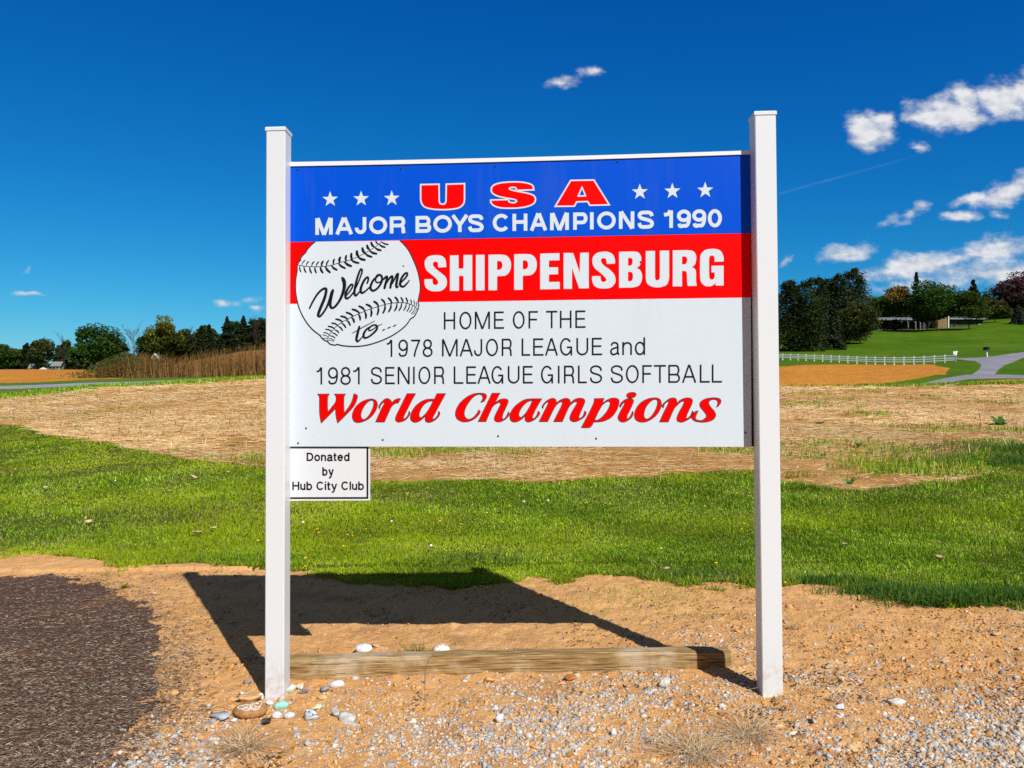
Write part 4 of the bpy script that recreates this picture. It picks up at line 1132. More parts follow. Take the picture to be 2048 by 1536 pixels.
def sticks(name, X, Y, length, width, ang, tilt, cols, mt, lift=.002, curve=.0, label=None, cat=None):
    """little three-sided bars lying about"""
    n = len(X); Zz = gz(X, Y) + lift
    dx = np.cos(ang) * np.cos(tilt); dy = np.sin(ang) * np.cos(tilt); dz = np.abs(np.sin(tilt))
    D = np.stack([dx, dy, dz], 1); Pn = np.stack([-np.sin(ang), np.cos(ang), np.zeros(n)], 1)
    U = np.array([[0, 0, 1.0]])
    C = np.stack([X, Y, Zz], 1)
    a = C - D * 0; b = C + D * length[:, None]
    w = width[:, None]
    V = np.stack([a - Pn * w, a + Pn * w, a + U * w, b - Pn * w * .7, b + Pn * w * .7, b + U * w * .7], 1)
    F = np.array([[0, 3, 5, 2], [1, 2, 5, 4], [0, 1, 4, 3]])
    FF = (F[None] + (np.arange(n) * 6)[:, None, None]).reshape(-1, 4)
    o = mesh_np(name, V.reshape(-1, 3), FF, mt, colors=np.repeat(cols, 6, 0))
    return tag(o, label, cat, kind='stuff')

def debris():
    N = 30000
    px = RNG.uniform(150, 2200, N); py = RNG.uniform(1140, 1560, N)
    X, Y = flat_pts(px, py)
    w = np.clip(fbm(X * 2.3, Y * 2.3, 401, 4) * 2.2 + fbm(X * 9, Y * 9, 402, 3) * 1.2 - .15, 0, .7)
    k = (RNG.uniform(size=N) < w) & (regions(X, Y) == 0)
    X, Y = X[k], Y[k]; n = len(X)
    c = np.array([[.07, .032, .012], [.12, .055, .02], [.035, .02, .01], [.22, .12, .05]])[RNG.integers(0, 4, n)] * RNG.uniform(.7, 1.2, (n, 1))
    sticks('soil_debris', X, Y, RNG.uniform(.006, .022, n), RNG.uniform(.0012, .0034, n), RNG.normal(.1, .8, n), np.abs(RNG.normal(0, .2, n)), c, M_chip, .003, label='dark bits of bark and dead grass strewn over the orange soil', cat='debris')
    print('debris', n)
M_chip = mat('tinted_chip', rough=.8, spec=.3, vcol=True)
debris()
def mulch():
    N = 78000
    px = RNG.uniform(-350, 430, N); py = RNG.uniform(1145, 1660, N)
    X, Y = flat_pts(px, py)
    r = regions(X, Y) == 1
    near = inpoly(X - .16, Y - .04, MULCH); near2 = inpoly(X - .36, Y - .06, MULCH)
    k = r | (near & (RNG.uniform(size=N) < .6)) | (near2 & (RNG.uniform(size=N) < .22))
    k &= RNG.uniform(size=N) < .85
    X, Y = X[k], Y[k]; n = len(X)
    ang = RNG.normal(.15, .55, n) + np.pi * RNG.integers(0, 2, n)
    L = RNG.uniform(.006, .024, n); w = RNG.uniform(.0008, .0022, n)
    pal = np.array([[.12, .073, .048], [.19, .122, .083], [.31, .22, .155], [.52, .41, .31], [.065, .038, .025]])
    c = pal[RNG.choice(5, n, p=[.3, .29, .2, .09, .12])] * RNG.uniform(.8, 1.2, (n, 1))
    sticks('mulch_chips', X, Y, L, w, ang, RNG.normal(.0, .22, n), c, M_chip, .004, label='dark brown shredded bark mulch spread at the left', cat='mulch')
mulch()

M_straw = mat('tinted_straw', rough=.7, spec=.3, vcol=True)
def straw():
    N = 150000
    px = RNG.uniform(-350, 2400, N); py = RNG.uniform(758, 985, N)
    u = (px - 1024) / FPX
    lb, se = lawn_back(u), straw_end(u)
    f = RNG.uniform(size=N) ** 1.0
    Y = 1 / (1 / (lb * .96) + (1 / se - 1 / (lb * .96)) * f)
    X = u * Y
    k = regions(X, Y) == 3
    dens = np.clip(.62 + 1.5 * fbm(X * .45, Y * .45, 5, 5) - .25 * np.clip(u - .3, 0, 1), .06, 1)
    k &= RNG.uniform(size=N) < dens
    X, Y = X[k], Y[k]; n = len(X)
    L = RNG.uniform(.06, .30, n) * np.clip(Y / 14, .8, 2.0); w = RNG.uniform(.002, .005, n) * np.clip(Y / 11, 1, 3.2)
    ang = np.where(RNG.uniform(size=n) < .6, RNG.normal(0.05, .45, n), RNG.uniform(0, np.pi, n)) + np.pi * RNG.integers(0, 2, n)
    pal = np.array([[.84, .60, .30], [.76, .47, .18], [.60, .34, .11], [.86, .70, .45], [.40, .21, .07]])
    c = pal[RNG.choice(5, n, p=[.28, .27, .2, .13, .12])] * RNG.uniform(.75, 1.1, (n, 1))
    c = c * (1 + .35 * np.clip(fbm(X * .3, Y * .5, 71, 4), -.7, .4))[:, None]
    sticks('straw_litter', X, Y, L, w, ang, np.abs(RNG.normal(0, .12, n)), c, M_straw, .006, label='pale straw and cut stalks littering the stubble field', cat='straw')
    # standing stubs
    m_ = 2500
    i = RNG.integers(0, n, m_)
    sticks('stubble_stalks', X[i] + RNG.normal(0, .3, m_), Y[i] + RNG.normal(0, .3, m_), RNG.uniform(.06, .22, m_), RNG.uniform(.003, .006, m_) * np.clip(Y[i] / 12, 1, 2.6), RNG.uniform(0, 6.28, m_), RNG.uniform(.7, 1.45, m_), c[i] * 1.05, M_straw, .0,
           label='short dry stalk stubs standing in the field', cat='stubble')
    # few loose straws on the bare soil and lawn
    m_ = 260
    px = RNG.uniform(-50, 2100, m_); py = RNG.uniform(1120, 1420, m_)
    X, Y = flat_pts(px, py)
    sticks('loose_straw', X, Y, RNG.uniform(.03, .11, m_), RNG.uniform(.0010, .002, m_), RNG.uniform(0, 6.28, m_), np.abs(RNG.normal(0, .15, m_)), np.array([[.72, .55, .30]]) * RNG.uniform(.6, 1.1, (m_, 1)), M_straw, .004, label='single dry straws strewn on the bare soil', cat='straw')
straw()

# ------------------------------------------------------------------ grass
M_grass = mat('tinted_blade', rough=.6, spec=.12, vcol=True, trans=.3)
def blades(name, X, Y, Hh, Wd, cols, mt, lean=.45, label=None, cat=None, kind='stuff', Zb=None, parent=None, bend=None):
    n = len(X); Zz = gz(X, Y) if Zb is None else Zb
    a = RNG.uniform(0, 2 * np.pi, n); fx = RNG.uniform(0, 2 * np.pi, n)
    d = np.stack([np.cos(a), np.sin(a), np.zeros(n)], 1)
    s = np.stack([np.cos(fx), np.sin(fx), np.zeros(n)], 1)
    ln = np.abs(RNG.normal(0, lean, n)) if bend is None else bend
    B = np.stack([X, Y, Zz - .004], 1)
    mid = B + d * (Hh * ln * .45)[:, None] + np.array([[0, 0, 1]]) * (Hh * np.clip(.62 - ln * .14, .2, .6))[:, None]
    tip = B + d * (Hh * ln * 1.1)[:, None] + np.array([[0, 0, 1]]) * (Hh * np.clip(1 - ln * .38, .12, 1))[:, None]
    w = Wd[:, None]
    V = np.stack([B - s * w, B + s * w, mid + s * w * .8, mid - s * w * .8, tip], 1)
    i = (np.arange(n) * 5)[:, None]
    F = np.concatenate([np.concatenate([i + 0, i + 1, i + 2], 1), np.concatenate([i + 0, i + 2, i + 3], 1), np.concatenate([i + 3, i + 2, i + 4], 1)])
    o = mesh_np(name, V.reshape(-1, 3), F, mt, parent, colors=np.repeat(cols, 5, 0))
    if kind: tag(o, label, cat, kind=kind)
    return o
GREEN = np.array([[.15, .30, .008], [.24, .42, .010], [.36, .52, .014], [.075, .18, .008], [.58, .64, .10]])
def lawn_grass():
    N = 740000
    u = RNG.uniform(-1.02, 1.02, N)
    lf, lb = lawn_front(u) * .955, lawn_back(u) * 1.1
    f = RNG.uniform(size=N)
    Y = 1 / (1 / lf + (1 / lb - 1 / lf) * f ** 1.0)
    X = u * Y
    r = regions(X, Y)
    # soft edges: a few tufts beyond the border
    tuft = (fbm(X * 4, Y * 4, 15) > .22)
    lf = lawn_front(u)
    e1 = (r == 0) & (tuft | (RNG.uniform(size=N) < .75)) & (Y > lf - .05 - .55 * np.maximum(fbm(X * 2.6, Y * 2.6, 16, 5), -.12))
    k = (r == 2) | e1
    bald = fbm(X * .9, Y * .9, 131, 4)
    k &= RNG.uniform(size=N) < np.clip(1.1 - 3.0 * np.clip(bald - .2, 0, 1), .5, 1)
    X, Y, u, bald = X[k], Y[k], u[k], bald[k]; n = len(X)
    lf, lb = lawn_front(u), lawn_back(u)
    edge = np.clip((Y - lf) / .8, 0, 1); back = np.clip((lb - Y) / 2.2, 0, 1)
    rt = np.clip((u + .05) / .25, 0, 1)                   # lusher to the right
    thin = np.clip(fbm(X * 1.4, Y * 1.4, 611, 5) * 2.4, -.6, 1)
    Hh = RNG.uniform(.016, .050, n) * (1 - .4 * np.clip(thin, 0, 1)) * (1 + .55 * rt * ((1 - back) + .45 * (1 - edge))) * np.clip(1 + .8 * fbm(X * 2.2, Y * 2.2, 8, 4), .35, 1.8)
    Wd = RNG.uniform(.0018, .0034, n) * np.clip(Y / 6.5, 1, 2.2)
    c = GREEN[RNG.choice(5, n, p=[.26, .27, .17, .20, .10])] * RNG.uniform(.5, 1.45, (n, 1))
    c = c * (1 + .38 * fbm(X * 2.6, Y * 2.6, 19, 3) + .2 * fbm(X * .8, Y * .8, 23, 3))[:, None]
    ye = np.clip(.5 + 1.6 * fbm(X * .45, Y * .8, 18, 3) - .45 * rt, 0, 1)[:, None]
    c = c * (1 - ye * .6) + ye * .6 * np.array([[.50, .60, .012]]) * RNG.uniform(.7, 1.2, (n, 1))
    c = c * (1 + .22 * thin)[:, None] + np.clip(thin, 0, 1)[:, None] * np.array([[.07, .05, .01]])
    dry = (RNG.uniform(size=n) < .05 + .10 * np.clip(thin, 0, 1) + .4 * np.clip(bald - .1, 0, 1))
    c[dry] = np.array([.48, .38, .16]) * RNG.uniform(.7, 1.1, (dry.sum(), 1))
    blades('lawn_grass', X, Y, Hh, Wd, c, M_grass, .95, 'mown green grass of the lawn behind the sign', 'grass')
    print('grass', n)
    # sprigs on the bare soil edge and green patches in the stubble
    N = 240000
    u = RNG.uniform(-.85, .85, N)
    Y = 1 / (1 / 10. + (1 / 38. - 1 / 10.) * RNG.uniform(size=N)); X = u * Y
    r = regions(X, Y)
    g1 = fbm(X * .55, Y * .55, 201, 5) + .35 * np.clip((lawn_back(u) + 3 - Y) / 4, -.2, 1) + .17 * np.clip((u - .30) * 4, 0, .8) * (Y < 24)
    g1 = np.maximum(g1, .75 * np.clip(1 - np.abs(Y - straw_end(u)) / 2.5, 0, 1) * (u < -.3))
    k = (r == 3) & (RNG.uniform(size=N) < np.clip((g1 - .20) * 2.4, 0, .9))
    X, Y = X[k], Y[k]; n = len(X)
    c = GREEN[RNG.choice(5, n, p=[.2, .25, .2, .1, .25])] * RNG.uniform(.75, 1.2, (n, 1))
    ye = (fbm(X * .3, Y * .3, 66) > .05)[:, None]
    c = np.where(ye, np.array([[.38, .36, .04]]) * RNG.uniform(.7, 1.1, (n, 1)), c)
    blades('field_weeds', X, Y, RNG.uniform(.05, .14, n), RNG.uniform(.003, .006, n) * np.clip(Y / 11, 1, 3), c, M_grass, .6, 'green and yellow weeds sprouting through the stubble', 'weeds')
    # thin sprouts on soil near the lawn edge
    N = 16000
    px = RNG.uniform(200, 1700, N); py = RNG.uniform(1140, 1240, N)
    X, Y = flat_pts(px, py)
    k = (regions(X, Y) == 0) & (RNG.uniform(size=N) < np.clip((fbm(X * 2.2, Y * 2.2, 301) + .2 + blob_density(px, py, [(1350, 1190, 160, 18, .7), (950, 1165, 160, 20, .9)]) - .25), 0, .6))
    X, Y = X[k], Y[k]; n = len(X)
    blades('soil_sprouts', X, Y, RNG.uniform(.01, .04, n), RNG.uniform(.0012, .0022, n), GREEN[RNG.choice(5, n)] * 1.1, M_grass, .9, 'thin grass sprouts creeping onto the bare soil', 'grass')
    # verge blades by the road and field rim
    N = 30000
    u = RNG.uniform(-.8, .8, N); Y = straw_end(u) + RNG.uniform(-.3, 3.2, N); X = u * Y
    k = np.isin(regions(X, Y), (5, 8)); X, Y = X[k], Y[k]; n = len(X)
    blades('verge_grass', X, Y, RNG.uniform(.08, .22, n), RNG.uniform(.01, .02, n), GREEN[RNG.choice(5, n)] * RNG.uniform(.8, 1.3, (n, 1)), M_grass, .5, 'rough green grass along the far rim of the field', 'grass')
lawn_grass()

# lush clumps hanging over the bare soil at the right
def clump_patch():
    X, Y, Hh = [], [], []
    for (px, py, r, k, h) in [(1640, 1172, .12, 500, .07), (1700, 1176, .12, 500, .08), (1770, 1194, .14, 700, .09), (1850, 1206, .16, 800, .11), (1915, 1220, .16, 900, .12), (1975, 1212, .14, 700, .10), (2040, 1212, .2, 700, .09), (2100, 1214, .2, 700, .09),
                              (2030, 905, .7, 1500, .16), (2080, 930, .8, 1500, .16), (1990, 935, .5, 800, .13), (960, 1140, .3, 700, .07), (870, 1150, .25, 500, .06), (480, 1128, .25, 600, .05), (1420, 1160, .2, 400, .06)]:
        p = gpt(px, py)
        X.append(p[0] + RNG.normal(0, r, k)); Y.append(p[1] + .03 + np.abs(RNG.normal(0, r * .7, k))); Hh.append(RNG.uniform(.6, 1.1, k) * h)
    X, Y, Hh = map(np.concatenate, (X, Y, Hh)); n = len(X)
    c = np.array([[.055, .14, .02], [.09, .19, .025], [.13, .24, .03]])[RNG.integers(0, 3, n)] * RNG.uniform(.8, 1.2, (n, 1))
    blades('tall_grass', X, Y, Hh, RNG.uniform(.0022, .004, n), c, M_grass, .75, 'longer dark green grass spilling over the soil edge', 'grass')
clump_patch()

# dry tufts, each one a thing
def dry_tuft(px, py, r, n, label, cols=((.62, .45, .24), (.48, .31, .14), (.72, .56, .34)), flat=1.9):
    p = gpt(px, py); r = r * .85
    t = RNG.uniform(0, 2 * np.pi, n)
    X = p[0] + RNG.normal(0, r * .18, n); Y = p[1] + RNG.normal(0, r * .18, n)
    c = np.array(cols)[RNG.integers(0, len(cols), n)] * RNG.uniform(.7, 1.1, (n, 1))
    bend = np.abs(RNG.normal(flat, .4, n))
    o = blades('dry_grass_tuft', X, Y, RNG.uniform(.35, 1.0, n) * r, np.full(n, .0012), c, M_straw, kind=None, bend=bend)
    return tag(o, label, 'grass tuft', 'tufts of dry grass on the soil')
dry_tuft(488, 1498, .15, 300, 'matted dry tan grass tuft in the gravel in front of the left post')
dry_tuft(1500, 1470, .16, 300, 'pale dry grass tuft in front of the right post')
dry_tuft(1390, 1505, .18, 360, 'widest bleached dry grass tuft on gravel at the bottom edge')
dry_tuft(1582, 1258, .07, 140, 'small brown dry tuft just right of the right post', flat=.7)
dry_tuft(215, 1152, .11, 150, 'thin upright yellow tuft at the back rim of the dark mulch', ((.7, .5, .2), (.6, .42, .16)), flat=.5)
dry_tuft(930, 1400, .06, 80, 'sparse dead grass wisp in front of the timber', flat=.9)

# ------------------------------------------------------------------ single stones
def stone(px, py, w, h, col, label, seed, name='stone', smooth=False, cat='stone', rough=.012, cuts=13, rot=None, dep=None, vein=None, gloss=.8, group=None):
    """px, py: image point of the stone's middle; w, h its size in photo pixels"""
    base = gpt(px, py + h * .35)
    s = base[1] / FPX
    wx = w * s / 2; hz = max(h * s * .5, .004)
    V, F = (I3 if smooth else I2)
    rg = np.random.default_rng(seed)
    P = V.copy()
    if not smooth:
        for _ in range(cuts):
            n = rg.normal(size=3); n /= np.linalg.norm(n)
            q = P @ n - rg.uniform(.28, .7); P = P - np.outer(np.maximum(q, 0), n)
        P = P * (1 + rough * rg.normal(size=(len(P), 1)))
        P = P / np.abs(P).max(0)
    else:
        P = P * (1 + .05 * np.sin(P[:, [0]] * 2.3 + seed) + .04 * np.sin(P[:, [1]] * 3.1 + seed * 2))
    P = P * np.array([wx, (dep or wx * .75), hz])
    a = rot if rot is not None else rg.uniform(-.3, .3)
    c, sn = math.cos(a), math.sin(a)
    P = np.stack([P[:, 0] * c - P[:, 1] * sn, P[:, 0] * sn + P[:, 1] * c, P[:, 2]], 1)
    def b(g, bs):
        Pn = coords(g)
        n = g.noise(Pn, 60, 5, .6)
        c1 = tuple(x * .7 for x in col); c2 = tuple(min(x * 1.2, .9) for x in col)
        cc = g.ramp(n, [(.35, c1), (.65, c2)])
        if vein:
            mp = g.n('ShaderNodeMapping'); mp.inputs['Scale'].default_value = (20, 60, 90)
            g.l(Pn, mp.inputs[0])
            cc = g.mix(g.smooth(g.noise(mp.outputs[0], 1.2, 4, .6), .52, .62), cc, vein)
        g.l(cc, bs.inputs['Base Color']); bump(g, bs, n, .35, .006)
    M = mat('stone_%d' % seed, rough=gloss, spec=.3, build=b)
    o = mesh_np(name, P, F, M, smooth=smooth)
    o.location = (base[0], base[1], float(gz(base[0], base[1])) + hz * .62)
    return tag(o, label, cat, group)

GREY, PALE, TANc, ORG_, WH = (.40, .42, .46), (.62, .62, .62), (.60, .42, .24), (.62, .34, .13), (.80, .78, .74)
br = stone(500, 1417, 68, 28, (.42, .21, .075), 'large brown painted rock with white butterfly drawing by left post', 1, 'painted_rock', True, 'rock', dep=.062)
def butterfly(rock):
    """white painted wings on the upper side of the rock"""
    bx, by, bz = rock.location
    me = rock.data
    from mathutils.bvhtree import BVHTree
    bv = BVHTree.FromPolygons([v.co[:] for v in me.vertices], [p.vertices[:] for p in me.polygons])
    mb = MB()
    def lay(pts, rad):
        q = []
        for (x, y) in pts:
            o = Vector(CAM); d = Vector(pdir(x, y))
            hit = bv.ray_cast(o - rock.location, d)
            if hit[0] is not None: q.append(hit[0] + hit[1] * .0006)
        if len(q) > 1: mb.tube(q, rad, 5)
    z6_ = Z(430, 1330, 6.827)
    for pts in ([(470, 610), (430, 590), (360, 600), (310, 590), (330, 565), (400, 550), (470, 545), (480, 570), (465, 610)], [(470, 615), (420, 620), (370, 608)],
                [(490, 605), (500, 570), (520, 535), (580, 515), (640, 505), (625, 545), (600, 590), (540, 612), (490, 605)], [(530, 545), (570, 575), (610, 560)], [(380, 570), (420, 580), (450, 565)], [(478, 600), (490, 545), (510, 515)], [(560, 530), (600, 530)], [(510, 590), (560, 590)]):
        lay(spline(z6_(pts), False, 5), .0016)
    if mb.V: mb.build('painted_butterfly', mat('white_paint', (.8, .8, .8), .5, .3), rock)
butterfly(br)
stone(563, 1409, 32, 17, (.30, .66, .56), 'turquoise painted oblong stone beside the brown painted rock', 2, 'painted_stone', True, rot=.55, dep=.016, gloss=.4)
stone(554, 1431, 22, 14, (.80, .80, .78), 'small round white pebble with dark scribble in front of the turquoise stone', 3, smooth=True, vein=(.12, .12, .14))
stone(579, 1431, 21, 14, (.60, .61, .62), 'smooth pale grey pebble right of the white one', 4, smooth=True)
stone(530, 1444, 25, 16, (.035, .035, .04), 'black stone in front of the painted rocks', 5)
stone(583, 1376, 26, 22, (.55, .66, .52), 'pale green rough stone leaning at the foot of left post', 6, vein=(.78, .8, .74))
stone(601, 1383, 32, 9, (.17, .18, .22), 'thin dark slate sliver beside left post', 7, rot=.6, dep=.008)
stone(498, 1393, 52, 20, (.68, .40, .18), 'flat orange rock behind the brown painted rock', 8, dep=.04)
stone(521, 1389, 13, 16, WH, 'small white stone touching the left side of left post', 9)
stone(441, 1431, 44, 17, GREY, 'grey slate chunk left of the brown painted rock', 10, rot=.25)
stone(466, 1437, 18, 10, PALE, 'small pale chip beside the grey slate chunk', 11)
stone(497, 1361, 20, 12, (.25, .26, .29), 'dark grey stone by the shadow edge left of left post', 12)
stone(484, 1379, 16, 12, (.72, .58, .44), 'cream oblong stone below the shadow edge', 13)
stone(541, 1399, 20, 12, PALE, 'grey chip against the front foot of left post', 14, rot=.5)
stone(561, 1395, 14, 12, (.66, .42, .30), 'pinkish chip at the front foot of left post', 15)
stone(623, 1429, 32, 27, (.58, .59, .60), 'angular white and grey rock in front of the timber', 16, vein=(.10, .10, .12))
stone(674, 1427, 22, 26, (.48, .48, .50), 'upright split grey rock among the gravel', 17, vein=(.7, .7, .68))
stone(698, 1434, 40, 25, (.50, .48, .45), 'largest grey wedge rock among the gravel', 18, vein=(.68, .6, .5))
stone(671, 1365, 44, 16, (.66, .66, .65), 'long flat pale stone in front of the timber', 19, dep=.03)
stone(648, 1377, 27, 13, (.28, .29, .32), 'dark pointed grey stone below the long flat stone', 20)
stone(632, 1410, 27, 15, (.58, .56, .34), 'yellow green stone in the orange soil', 21)
stone(645, 1391, 24, 13, (.66, .42, .2), 'tan stone by the dark pointed stone', 22)
stone(603, 1371, 26, 16, (.72, .58, .42), 'cream stone behind the pale green stone', 23)
stone(348, 1381, 25, 20, (.60, .33, .13), 'orange block of hardened soil beside the mulch', 24, 'soil_lump')
stone(726, 1297, 36, 18, (.86, .83, .76), 'left one of two egg-shaped white stones behind the timber', 25, smooth=True, group='white stones behind the timber')
stone(883, 1298, 33, 20, (.86, .83, .76), 'right one of two egg-shaped white stones, beside the green weed', 26, smooth=True, group='white stones behind the timber')
stone(634, 1309, 21, 7, PALE, 'pale flat stone on the back edge of the timber', 27)
stone(710, 1305, 25, 9, (.55, .54, .53), 'grey stone tucked under the left white stone', 28)
stone(766, 1303, 24, 11, (.5, .5, .5), 'squarish grey stone between the two white stones', 29)
stone(752, 1291, 18, 8, TANc, 'tan stone right of the left white stone', 30)
stone(975, 1356, 30, 17, (.66, .42, .2), 'tan rock touching the front of the timber', 31)
stone(1142, 1354, 27, 13, (.50, .17, .05), 'reddish brick fragment at the front of the timber', 32)
stone(1329, 1361, 32, 18, (.52, .50, .45), 'knobbly grey rock in the gravel before the timber', 33)
stone(1001, 1435, 21, 20, (.76, .74, .70), 'white rock standing out of orange soil below the timber', 34, vein=(.35, .35, .38))
stone(1226, 1461, 16, 26, (.74, .72, .70), 'pale shard standing on edge in the gravel', 35)
stone(1792, 1404, 40, 9, (.72, .66, .58), 'long pale flat stone right of the right post', 36)
stone(1681, 1408, 32, 14, (.60, .60, .62), 'grey flat stone near the right post', 37)
stone(1622, 1440, 17, 13, (.03, .03, .035), 'black coal-like stone near the right post', 38)
stone(1328, 1136, 20, 11, (.66, .42, .34), 'pink stone in the front edge of the lawn', 39)
stone(546 + 25, 1420, 10, 12, (.72, .6, .45), 'tiny cream chip under the turquoise stone', 40)
stone(769, 1234, 15, 9, (.4, .4, .42), 'grey stone lying in the board shadow', 41)
stone(308, 1186, 16, 7, (.7, .48, .3), 'small tan stone between mulch and shadow', 42)
stone(1990, 1268, 26, 8, (.6, .36, .17), 'flat brown soil slab near the right edge', 43, 'soil_lump')
stone(1658, 1330, 22, 14, (.4, .34, .26), 'brownish rock behind the gravel right of the right post', 44)
stone(532 + 82, 1263, 14, 5, PALE, 'little pale pebble at the corner of the plaque shadow', 45)

# ------------------------------------------------------------------ plants
M_leaf = mat('tinted_leaf', rough=.6, spec=.3, vcol=True, trans=.3)
def rosette(px, py, r, n, label, col=(.12, .26, .03), h=.6, name='broadleaf_weed'):
    p = gpt(px, py); V, F, C = [], [], []
    for k in range(n):
        a = 2 * math.pi * k / n * 1.0 + random.uniform(-.3, .3); L = r * random.uniform(.6, 1.1); w = L * .16; up = L * h * random.uniform(.5, 1.2)
        d = Vector((math.cos(a), math.sin(a), 0)); s = Vector((-d.y, d.x, 0)); b = len(V)
        for (t, ww, z) in ((0.03, .25, 0.02), (.35, 1, .65), (.7, .9, 1.0), (1, .05, .85)):
            q = d * (L * t); V += [q - s * w * ww + Vector((0, 0, up * z)), q + s * w * ww + Vector((0, 0, up * z))]
        for i in range(3): F.append((b + 2 * i, b + 2 * i + 1, b + 2 * i + 3, b + 2 * i + 2))
        cc = [c * random.uniform(.7, 1.25) for c in col]; C += [cc] * 8
    o = mesh_np(name, V, F, M_leaf, colors=np.array(C))
    o.location = (p[0], p[1], float(gz(p[0], p[1])))
    return tag(o, label, 'weed')
rosette(1716, 893, .14, 9, 'light green leafy weed standing alone in the stubble', (.2, .38, .07), 1.1)
rosette(2000, 852, .26, 22, 'dark green spreading weed in the stubble near the right edge', (.07, .19, .02), .7)
rosette(1640, 848, .2, 16, 'low green weed patch in stubble beyond the right post', (.09, .2, .02), .4)
rosette(1700, 1000 - 30, .12, 10, 'small weed where lawn meets stubble right of the post', (.1, .22, .02), .6)
rosette(247, 1178, .05, 9, 'small leafy weed at the back rim of the mulch', (.2, .26, .04), .9)
rosette(181, 1381, .02, 6, 'tiny green seedling in the mulch', (.14, .4, .04), .8)
def timber_weed():
    p = gpt(835, 1309); n = 160
    X = RNG.normal(0, .05, n); Y = RNG.normal(0, .012, n); Zz = np.abs(RNG.normal(.025, .016, n))
    V, F, C = [], [], []
    for x, y, z in zip(X, Y, Zz):
        a = random.uniform(0, 6.28); s = random.uniform(.003, .006); b = len(V)
        e = Vector((math.cos(a), math.sin(a), random.uniform(-.6, .6))) * s; f = Vector((-math.sin(a), math.cos(a), random.uniform(-.4, .8))) * s * .6
        c = Vector((x, y, z)); V += [c - e, c + f, c + e, c - f]; F.append((b, b + 1, b + 2, b + 3))
        C += [[k * random.uniform(.7, 1.3) for k in (.13, .25, .05)]] * 4
        b = len(V); g = Vector((x * .7, y, 0)); V += [g, g + Vector((.0012, 0, 0)), c + Vector((.0008, 0, 0)), c]; F.append((b, b + 1, b + 2, b + 3)); C += [[.15, .16, .06]] * 4
    o = mesh_np('creeping_weed', V, F, M_leaf, colors=np.array(C)); o.location = (p[0], p[1] + .02, 0)
    tag(o, 'sparse green creeping weed growing behind the timber', 'weed')
timber_weed()
def stem():
    a = onpl(845, 1410, .15)
    base = Vector(gpt(850, 1400))
    pts = [(850, 1400), (850, 1375), (850, 1350), (852, 1335), (858, 1318), (868, 1307), (873, 1304)]
    q = ORG + SN * 0
    b = MB(); L = []
    for (x, y) in pts:
        d = Vector(pdir(x, y)); t = (base.y) / d.y
        L.append(Vector(CAM) + d * t)
    L[0].z = -.01
    b.tube(L, [.0022, .002, .002, .0018, .0017, .0015, .001], 6)
    o = b.build('dead_weed', mat('dry_stem', (.22, .13, .07), .8), None)
    tag(o, 'thin bent dry stem rising in front of the timber', 'plant stem')
stem()
# dandelions
M_yel = mat('dandelion_yellow', (.85, .50, .01), .7, .2)
M_puff = mat('dandelion_puff', (.75, .75, .72), .9, .1)
M_stemg = mat('flower_stem', (.16, .25, .05), .6)
def dandelion(mt, nm, lab, grp):
    r = empty(nm, label=lab, cat='flower', group=grp)
    b = MB(); b.tube([(0, 0, 0), (.004, 0, .03), (.002, .002, .055)], .0016, 5); b.build('stem', M_stemg, r)
    V, F = I2; P = V * np.array([.012, .012, .0065 if mt is M_yel else .012]) * (1 + .12 * np.random.default_rng(3).normal(size=(len(V), 1)))
    o = mesh_np('flower_head', P + np.array([[.002, .002, .06]]), F, mt, r)
    return r
def copy_tree(o, parent=None):
    c = o.copy(); COL.objects.link(c)
    if parent is not None: c.parent = parent
    for ch in o.children: copy_tree(ch, c)
    return c
YP = [(687, 1100), (634, 1062), (638, 1068), (611, 1123), (611, 1136), (695, 1073), (705, 1074), (888, 1102), (879, 1048), (923, 1051), (973, 1030), (1021, 1013), (1007, 1048), (1124, 1052), (1322, 1106), (1432, 1134), (1483, 1060), (1487, 1052), (1500, 994), (877, 1013), (516, 1089), (785, 1085), (732, 1060), (1570, 1192 - 20)]
d0 = dandelion(M_yel, 'dandelion', 'yellow dandelion flower in the lawn', 'yellow dandelions in the lawn')
for i, (px, py) in enumerate(YP):
    o = d0 if i == 0 else copy_tree(d0)
    p = gpt(px, py + 8); o.location = (p[0], p[1], float(gz(p[0], p[1]))); o.rotation_euler.z = random.uniform(0, 6); s = random.uniform(.75, 1.15); o.scale = (s, s, s)
d1 = dandelion(M_puff, 'dandelion_clock', 'white dandelion seed head in the lawn', 'white dandelion seed heads in the lawn')
for i, (px, py) in enumerate([(606, 1049), (783, 1047), (1048, 1007), (1096, 1004), (862, 1098), (230, 963), (1595, 938)]):
    o = d1 if i == 0 else copy_tree(d1)
    p = gpt(px, py + 8); o.location = (p[0], p[1], float(gz(p[0], p[1]))); o.rotation_euler.z = random.uniform(0, 6)

